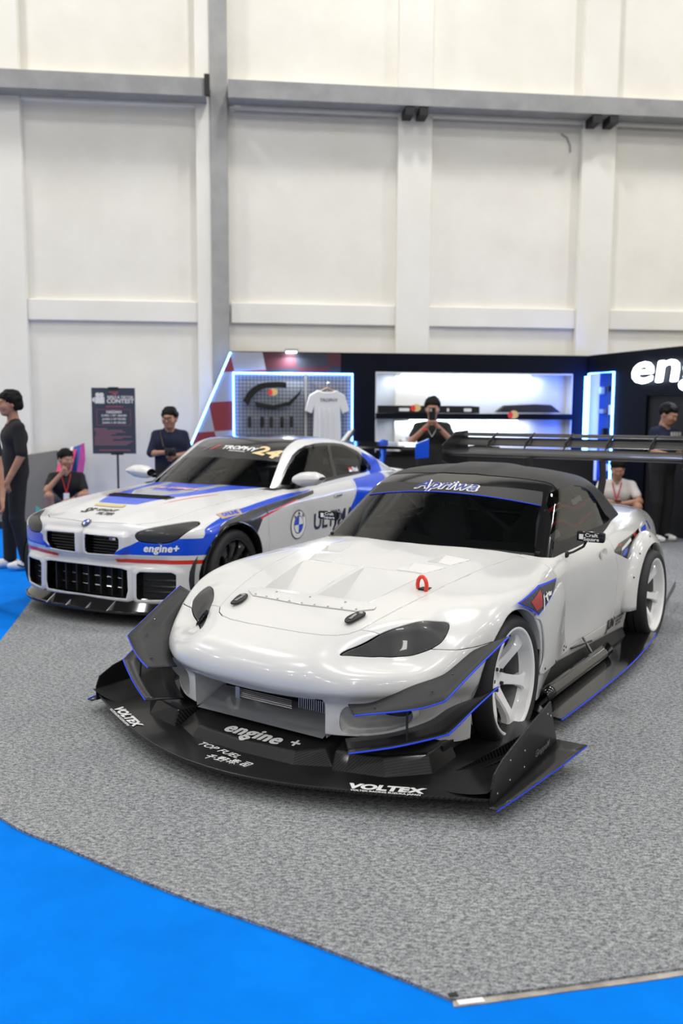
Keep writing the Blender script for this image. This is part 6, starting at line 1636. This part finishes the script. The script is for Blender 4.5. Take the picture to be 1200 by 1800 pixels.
st('CONTEST', .075, .085, 1.690, pw, bold=.002, sx=1.05); st('REELS & TIKTOK', .046, .085, 1.742, pw, bold=.0012, sx=1.0)
st('HADIAH', .052, .0, 1.548, pw, bold=.0014)
for k, t in enumerate(('JUARA 1: RP 1.000.000', 'JUARA 2: RP 750.000', 'JUARA 3: RP 500.000')): st(t, .036, .0, 1.503 - .047 * k, pw, bold=.0008, sx=.95)
for a, b in (((-.225, 1.372), (.215, 1.376)), ((-.225, 1.580), (.215, 1.584))): sb(MB().box((a[0], -.0145, a[1]), (b[0], -.012, b[1])), 'poster_rule', pr2)
for x in (-.225, .212): sb(MB().box((x, -.0145, 1.372), (x + .004, -.012, 1.584)), 'poster_rule', pr2)
for k in range(11):
    L = (.16, .36, .40, .28, .22, .48, .36, .24, .5, .46, .42)[k]
    sb(MB().box((-.26 + (.02 if k in (2, 3, 4) else 0), -.0145, 1.325 - .021 * k), (-.26 + L, -.012, 1.333 - .021 * k)), 'poster_line', mat('poster_text_red', (.35, .16, .2), .6))
sb(MB().box((-.06, -.0145, 1.805), (.06, -.012, 1.815)), 'poster_line', pr2); sb(MB().box((-.10, -.0145, 1.615), (.12, -.012, 1.625)), 'poster_line', pr2); sb(MB().box((-.20, -.0145, 1.04), (.20, -.012, 1.05)), 'poster_line', pr2)
sb(MB().prism([(-.03, -.0145, 1.795), (.06, -.0145, 1.795), (.02, -.0145, 1.77)], (0, .002, 0)), 'poster_mark', pr2)
for P in ([(-.24, 1.66), (-.12, 1.66), (-.12, 1.745), (-.24, 1.745)], [(-.275, 1.69), (-.245, 1.675), (-.245, 1.74), (-.275, 1.725)]):
    sb(MB().prism([(x, -.0145, z) for x, z in P], (0, .002, 0)), 'film_camera_icon', pw)
for x in (-.205, -.155): sb(MB().lathe([(0, -.0145), (.03, -.0145), (.03, -.0125)], 18, M=Matrix.Translation((x, 0, 1.772))), 'film_reel_icon', pw)
# grey board and coloured panel leaning on the wall
o = MB().prism([WM @ Vector(p) for p in ((-4.75, .62, .0), (-3.92, .62, .0), (-3.98, .16, 1.02), (-4.75, .16, .90))], WN * .03).build('grey_board', mat('board_grey', (.12, .12, .125), .7)); tag(o, 'dark grey board leaning against the plaster wall', 'board')
o = MB().prism([WM @ Vector(p) for p in ((-4.75, .64, -.002), (-3.80, .64, -.002), (-3.80, .68, -.002), (-4.75, .68, -.002))], Vector((0, 0, .09))).build('floor_case', M_blackm); tag(o, 'low black case on the floor in front of the grey board', 'case')
sbd = empty('painted_panel', WM @ Vector((-3.72, .75, 0)), 0, 'pink and blue painted body panel standing between grey board and crouching man', 'panel')
def sobj(P, m, d=.03):
    q = MB().prism([WM @ Vector(p) for p in P], WN * d).build('panel_piece', m, sbd); q.matrix_parent_inverse = Matrix.Translation(-sbd.location); return q
sobj([(-4.02, .80, .05), (-3.62, .80, .05), (-3.56, .45, .90), (-3.58, .42, 1.12), (-3.86, .42, 1.02), (-3.90, .5, .80)], mat('panel_blue', (.04, .12, .42), .25, 0, .4))
sobj([(-3.90, .832, .66), (-3.72, .832, .60), (-3.66, .462, 1.05), (-3.86, .462, 1.0)], mat('panel_pink', (.62, .05, .16), .25, 0, .4), .004)
sobj([(-3.60, .81, .30), (-3.55, .47, .9), (-3.56, .452, 1.13), (-3.60, .46, 1.12), (-3.64, .80, .5)], mat('panel_magenta', (.62, .06, .35), .25, 0, .4), .036)
sobj([(-3.95, .835, .2), (-3.92, .835, .2), (-3.70, .47, 1.08), (-3.74, .47, 1.08)], M_decalw, .005)
sobj([(-4.14, .90, 0), (-4.02, .90, .08), (-3.92, .86, .16), (-3.88, .86, .30), (-4.0, .86, .22), (-4.12, .88, .32)], mat('panel_teal', (.08, .42, .42), .3, 0, .3), .03)
sobj([(-3.88, .86, .02), (-3.66, .86, .05), (-3.70, .86, .22), (-3.84, .86, .30)], MATS['panel_teal'], .02)
bt = empty('water_bottle', WM @ Vector((-4.05, 1.05, 0)), 0, 'small clear blue water bottle on the floor by the painted panel', 'bottle')
MB().lathe([(0, 0), (.033, 0), (.035, .02), (.035, .15), (.015, .19), (.015, .20)], 18, axis='z').build('bottle_body', mat('bottle_clear', (.10, .2, .4), .15), bt, True); MB().lathe([(0, .225), (.016, .222), (.016, .20)], 14, axis='z').build('bottle_cap', M_decalw, bt, True)
# ---- goods on the wire grid
badge_r = mat('badge_red', (.75, .05, .04), .4); badge_y = mat('badge_yellow', (.72, .52, .22), .4)
def brand_tag(parent, u, n, z, r=.06, inv=None):
    a = MB().add([WM @ Vector((u + r * math.cos(t), n, z + r * .85 * math.sin(t))) for t in np.linspace(0, 2 * PI, 20, endpoint=False)], [tuple(range(20))]).build('brand_tag', badge_y, parent)
    c = MB().add([WM @ Vector((u - r * .75 + r * .55 * math.cos(t), n + .003, z - r * .1 + r * .7 * math.sin(t))) for t in np.linspace(0, 2 * PI, 16, endpoint=False)], [tuple(range(16))]).build('brand_tag', badge_r, parent)
    if inv:
        a.matrix_parent_inverse = inv; c.matrix_parent_inverse = inv
def prop(name, u, n, z, label, cat, group=None):
    r = empty(name, WM @ Vector((u, n, z)), 0, label, cat, group); return r, Matrix.Translation(-r.location)
r, iv = prop('arch_flare', -.95, .33, 1.7, 'black carbon arch flare hung on the wire grid', 'car part')
A = spline([(-1.42, 1.72), (-1.33, 1.86), (-1.18, 1.955), (-.98, 1.98), (-.82, 1.975)], 6, False); A2 = [(u + .07 * (1 - i / len(A)), z - .075) for i, (u, z) in enumerate(A)]
for P, nm in ((list(map(tuple, A)) + A2[::-1], 'flare_upper'), ([(-1.26, 1.70), (-1.0, 1.66), (-.80, 1.70), (-.66, 1.82), (-.60, 1.90), (-.64, 1.80), (-.76, 1.66), (-1.0, 1.60), (-1.24, 1.63)], 'flare_lower')):
    o = wprism(P, .31, .36).build(nm, M_carbon, r); o.matrix_parent_inverse = iv
brand_tag(r, -1.0, .365, 1.84, .06, iv)
for k, (u, z) in enumerate(((-1.33, 1.42), (-1.16, 1.42), (-1.03, 1.42), (-.88, 1.42), (-.75, 1.43), (-1.22, 1.12), (-.72, 1.12), (-1.45, 1.12))):
    o = wb(u - .025, u + .025, .31, .36, z - .08, z + .08).build('hung_part', (M_blackm, M_carbon)[k % 2]); bevel(o, .012)
    tag(o, 'small black part hung on the wire grid below the arch flare', 'car part', 'small parts on the wire grid')
# T-shirt on a hanger
r, iv = prop('hung_tshirt', -.27, .36, 1.5, 'white printed T-shirt on a wooden hanger on the wire grid', 'T-shirt')
TS = [(-.13, 1.87), (-.06, 1.845), (.06, 1.845), (.13, 1.87), (.25, 1.80), (.315, 1.58), (.215, 1.54), (.185, 1.63), (.20, 1.05), (-.20, 1.05), (-.185, 1.63), (-.215, 1.54), (-.315, 1.58), (-.25, 1.80)]
o = wprism([(-.25 + a, z) for a, z in TS], .33, .37).build('shirt_cloth', mat('tee_white', (.66, .67, .70), .9), r); o.matrix_parent_inverse = iv; bevel(o, .015, 3)
for k, u in enumerate((-.36, -.29, -.22, -.14)):
    o = MB().tube([WM @ Vector((u, .372, 1.62)), WM @ Vector((u + .01, .374, 1.3)), WM @ Vector((u - .005, .372, 1.07))], .012, 6).build('cloth_fold', MATS['tee_white'], r); o.matrix_parent_inverse = iv
o = MB().tube([WM @ Vector(p) for p in ((-.37, .35, 1.84), (-.25, .35, 1.905), (-.13, .35, 1.84))], .012, 8).build('hanger', mat('hanger_wood', (.45, .30, .16), .6), r); o.matrix_parent_inverse = iv
o = MB().tube([WM @ Vector(p) for p in ((-.25, .35, 1.90), (-.25, .35, 1.96), (-.23, .35, 1.985), (-.25, .35, 2.0))], .004, 6).build('hanger_hook', M_steel, r); o.matrix_parent_inverse = iv
V, F = text_mesh('TROPHY', .065, .1, .0015); o = mesh_obj('shirt_print', [tuple(WM @ Vector((-.23 + v[0], .375, 1.73 + v[1]))) for v in V], F, mat('print_grey', (.12, .12, .16), .7), r, smooth=False); o.matrix_parent_inverse = iv
# silver canister on a blue clamp
r, iv = prop('silver_canister', .06, .42, 1.1, 'silver exhaust canister with gold tag leaning at the grid corner', 'canister')
o = MB().tube([WM @ Vector((-.06, .42, 1.10)), WM @ Vector((.08, .42, 1.28))], .05, 16).build('canister_body', M_alu, r, True); o.matrix_parent_inverse = iv
o = MB().tube([WM @ Vector((.08, .42, 1.28)), WM @ Vector((.12, .42, 1.33))], .03, 12).build('canister_neck', M_steel, r, True); o.matrix_parent_inverse = iv
brand_tag(r, -.02, .475, 1.13, .05, iv)
# ---- goods on the shelves and the counter
r, iv = prop('lip_spoiler', 1.2, .2, 1.555, 'long black lip spoiler on the upper lit shelf with round gold tag', 'car part')
o = wprism([(.50, 1.56), (1.98, 1.56), (1.98, 1.655), (1.85, 1.665), (.50, 1.665)], .10, .20).build('spoiler_blade', M_carbon, r); o.matrix_parent_inverse = iv
for a, b, m in ((.80, .95, M_decalw), (1.75, 1.86, M_decalw), (1.5, 1.53, M_ledw)):
    o = wb(a, b, .20, .204, 1.585, 1.63).build('spoiler_window', m if m is not M_ledw else M_decalw, r); o.matrix_parent_inverse = iv
brand_tag(r, 1.05, .21, 1.635, .065, iv)
r, iv = prop('duck_spoiler', 2.7, .2, 1.555, 'black ducktail spoiler on the upper lit shelf beside the lip spoiler', 'car part')
o = wprism([(2.22, 1.58), (2.35, 1.68), (2.80, 1.70), (3.05, 1.69), (3.20, 1.58)], .10, .22).build('spoiler_blade', M_carbonm, r); o.matrix_parent_inverse = iv; bevel(o, .015)
r, iv = prop('gold_disc', 2.47, .26, 1.45, 'round gold and red brand disc on the shelf edge', 'disc')
brand_tag(r, 2.47, .275, 1.545, .07, iv)
r, iv = prop('engine_part', 1.0, .85, 1.05, 'white and grey engine part on the counter', 'car part')
for a, b, z0, z1, m in ((.70, 1.05, 1.05, 1.20, M_alu), (.78, .95, 1.20, 1.26, M_shelfw), (1.0, 1.25, 1.05, 1.12, M_steel)):
    o = wb(a, b, .75, .95, z0, z1).build('part_block', m, r); o.matrix_parent_inverse = iv; bevel(o, .03, 3)
r, iv = prop('dark_seat_shell', 1.9, .85, 1.05, 'dark shell part lying on the counter behind the rear wing', 'car part')
o = wprism([(1.45, 1.05), (2.1, 1.05), (2.05, 1.12), (1.8, 1.15), (1.5, 1.10)], .75, 1.0).build('shell_body', M_blackp, r); o.matrix_parent_inverse = iv; bevel(o, .02)
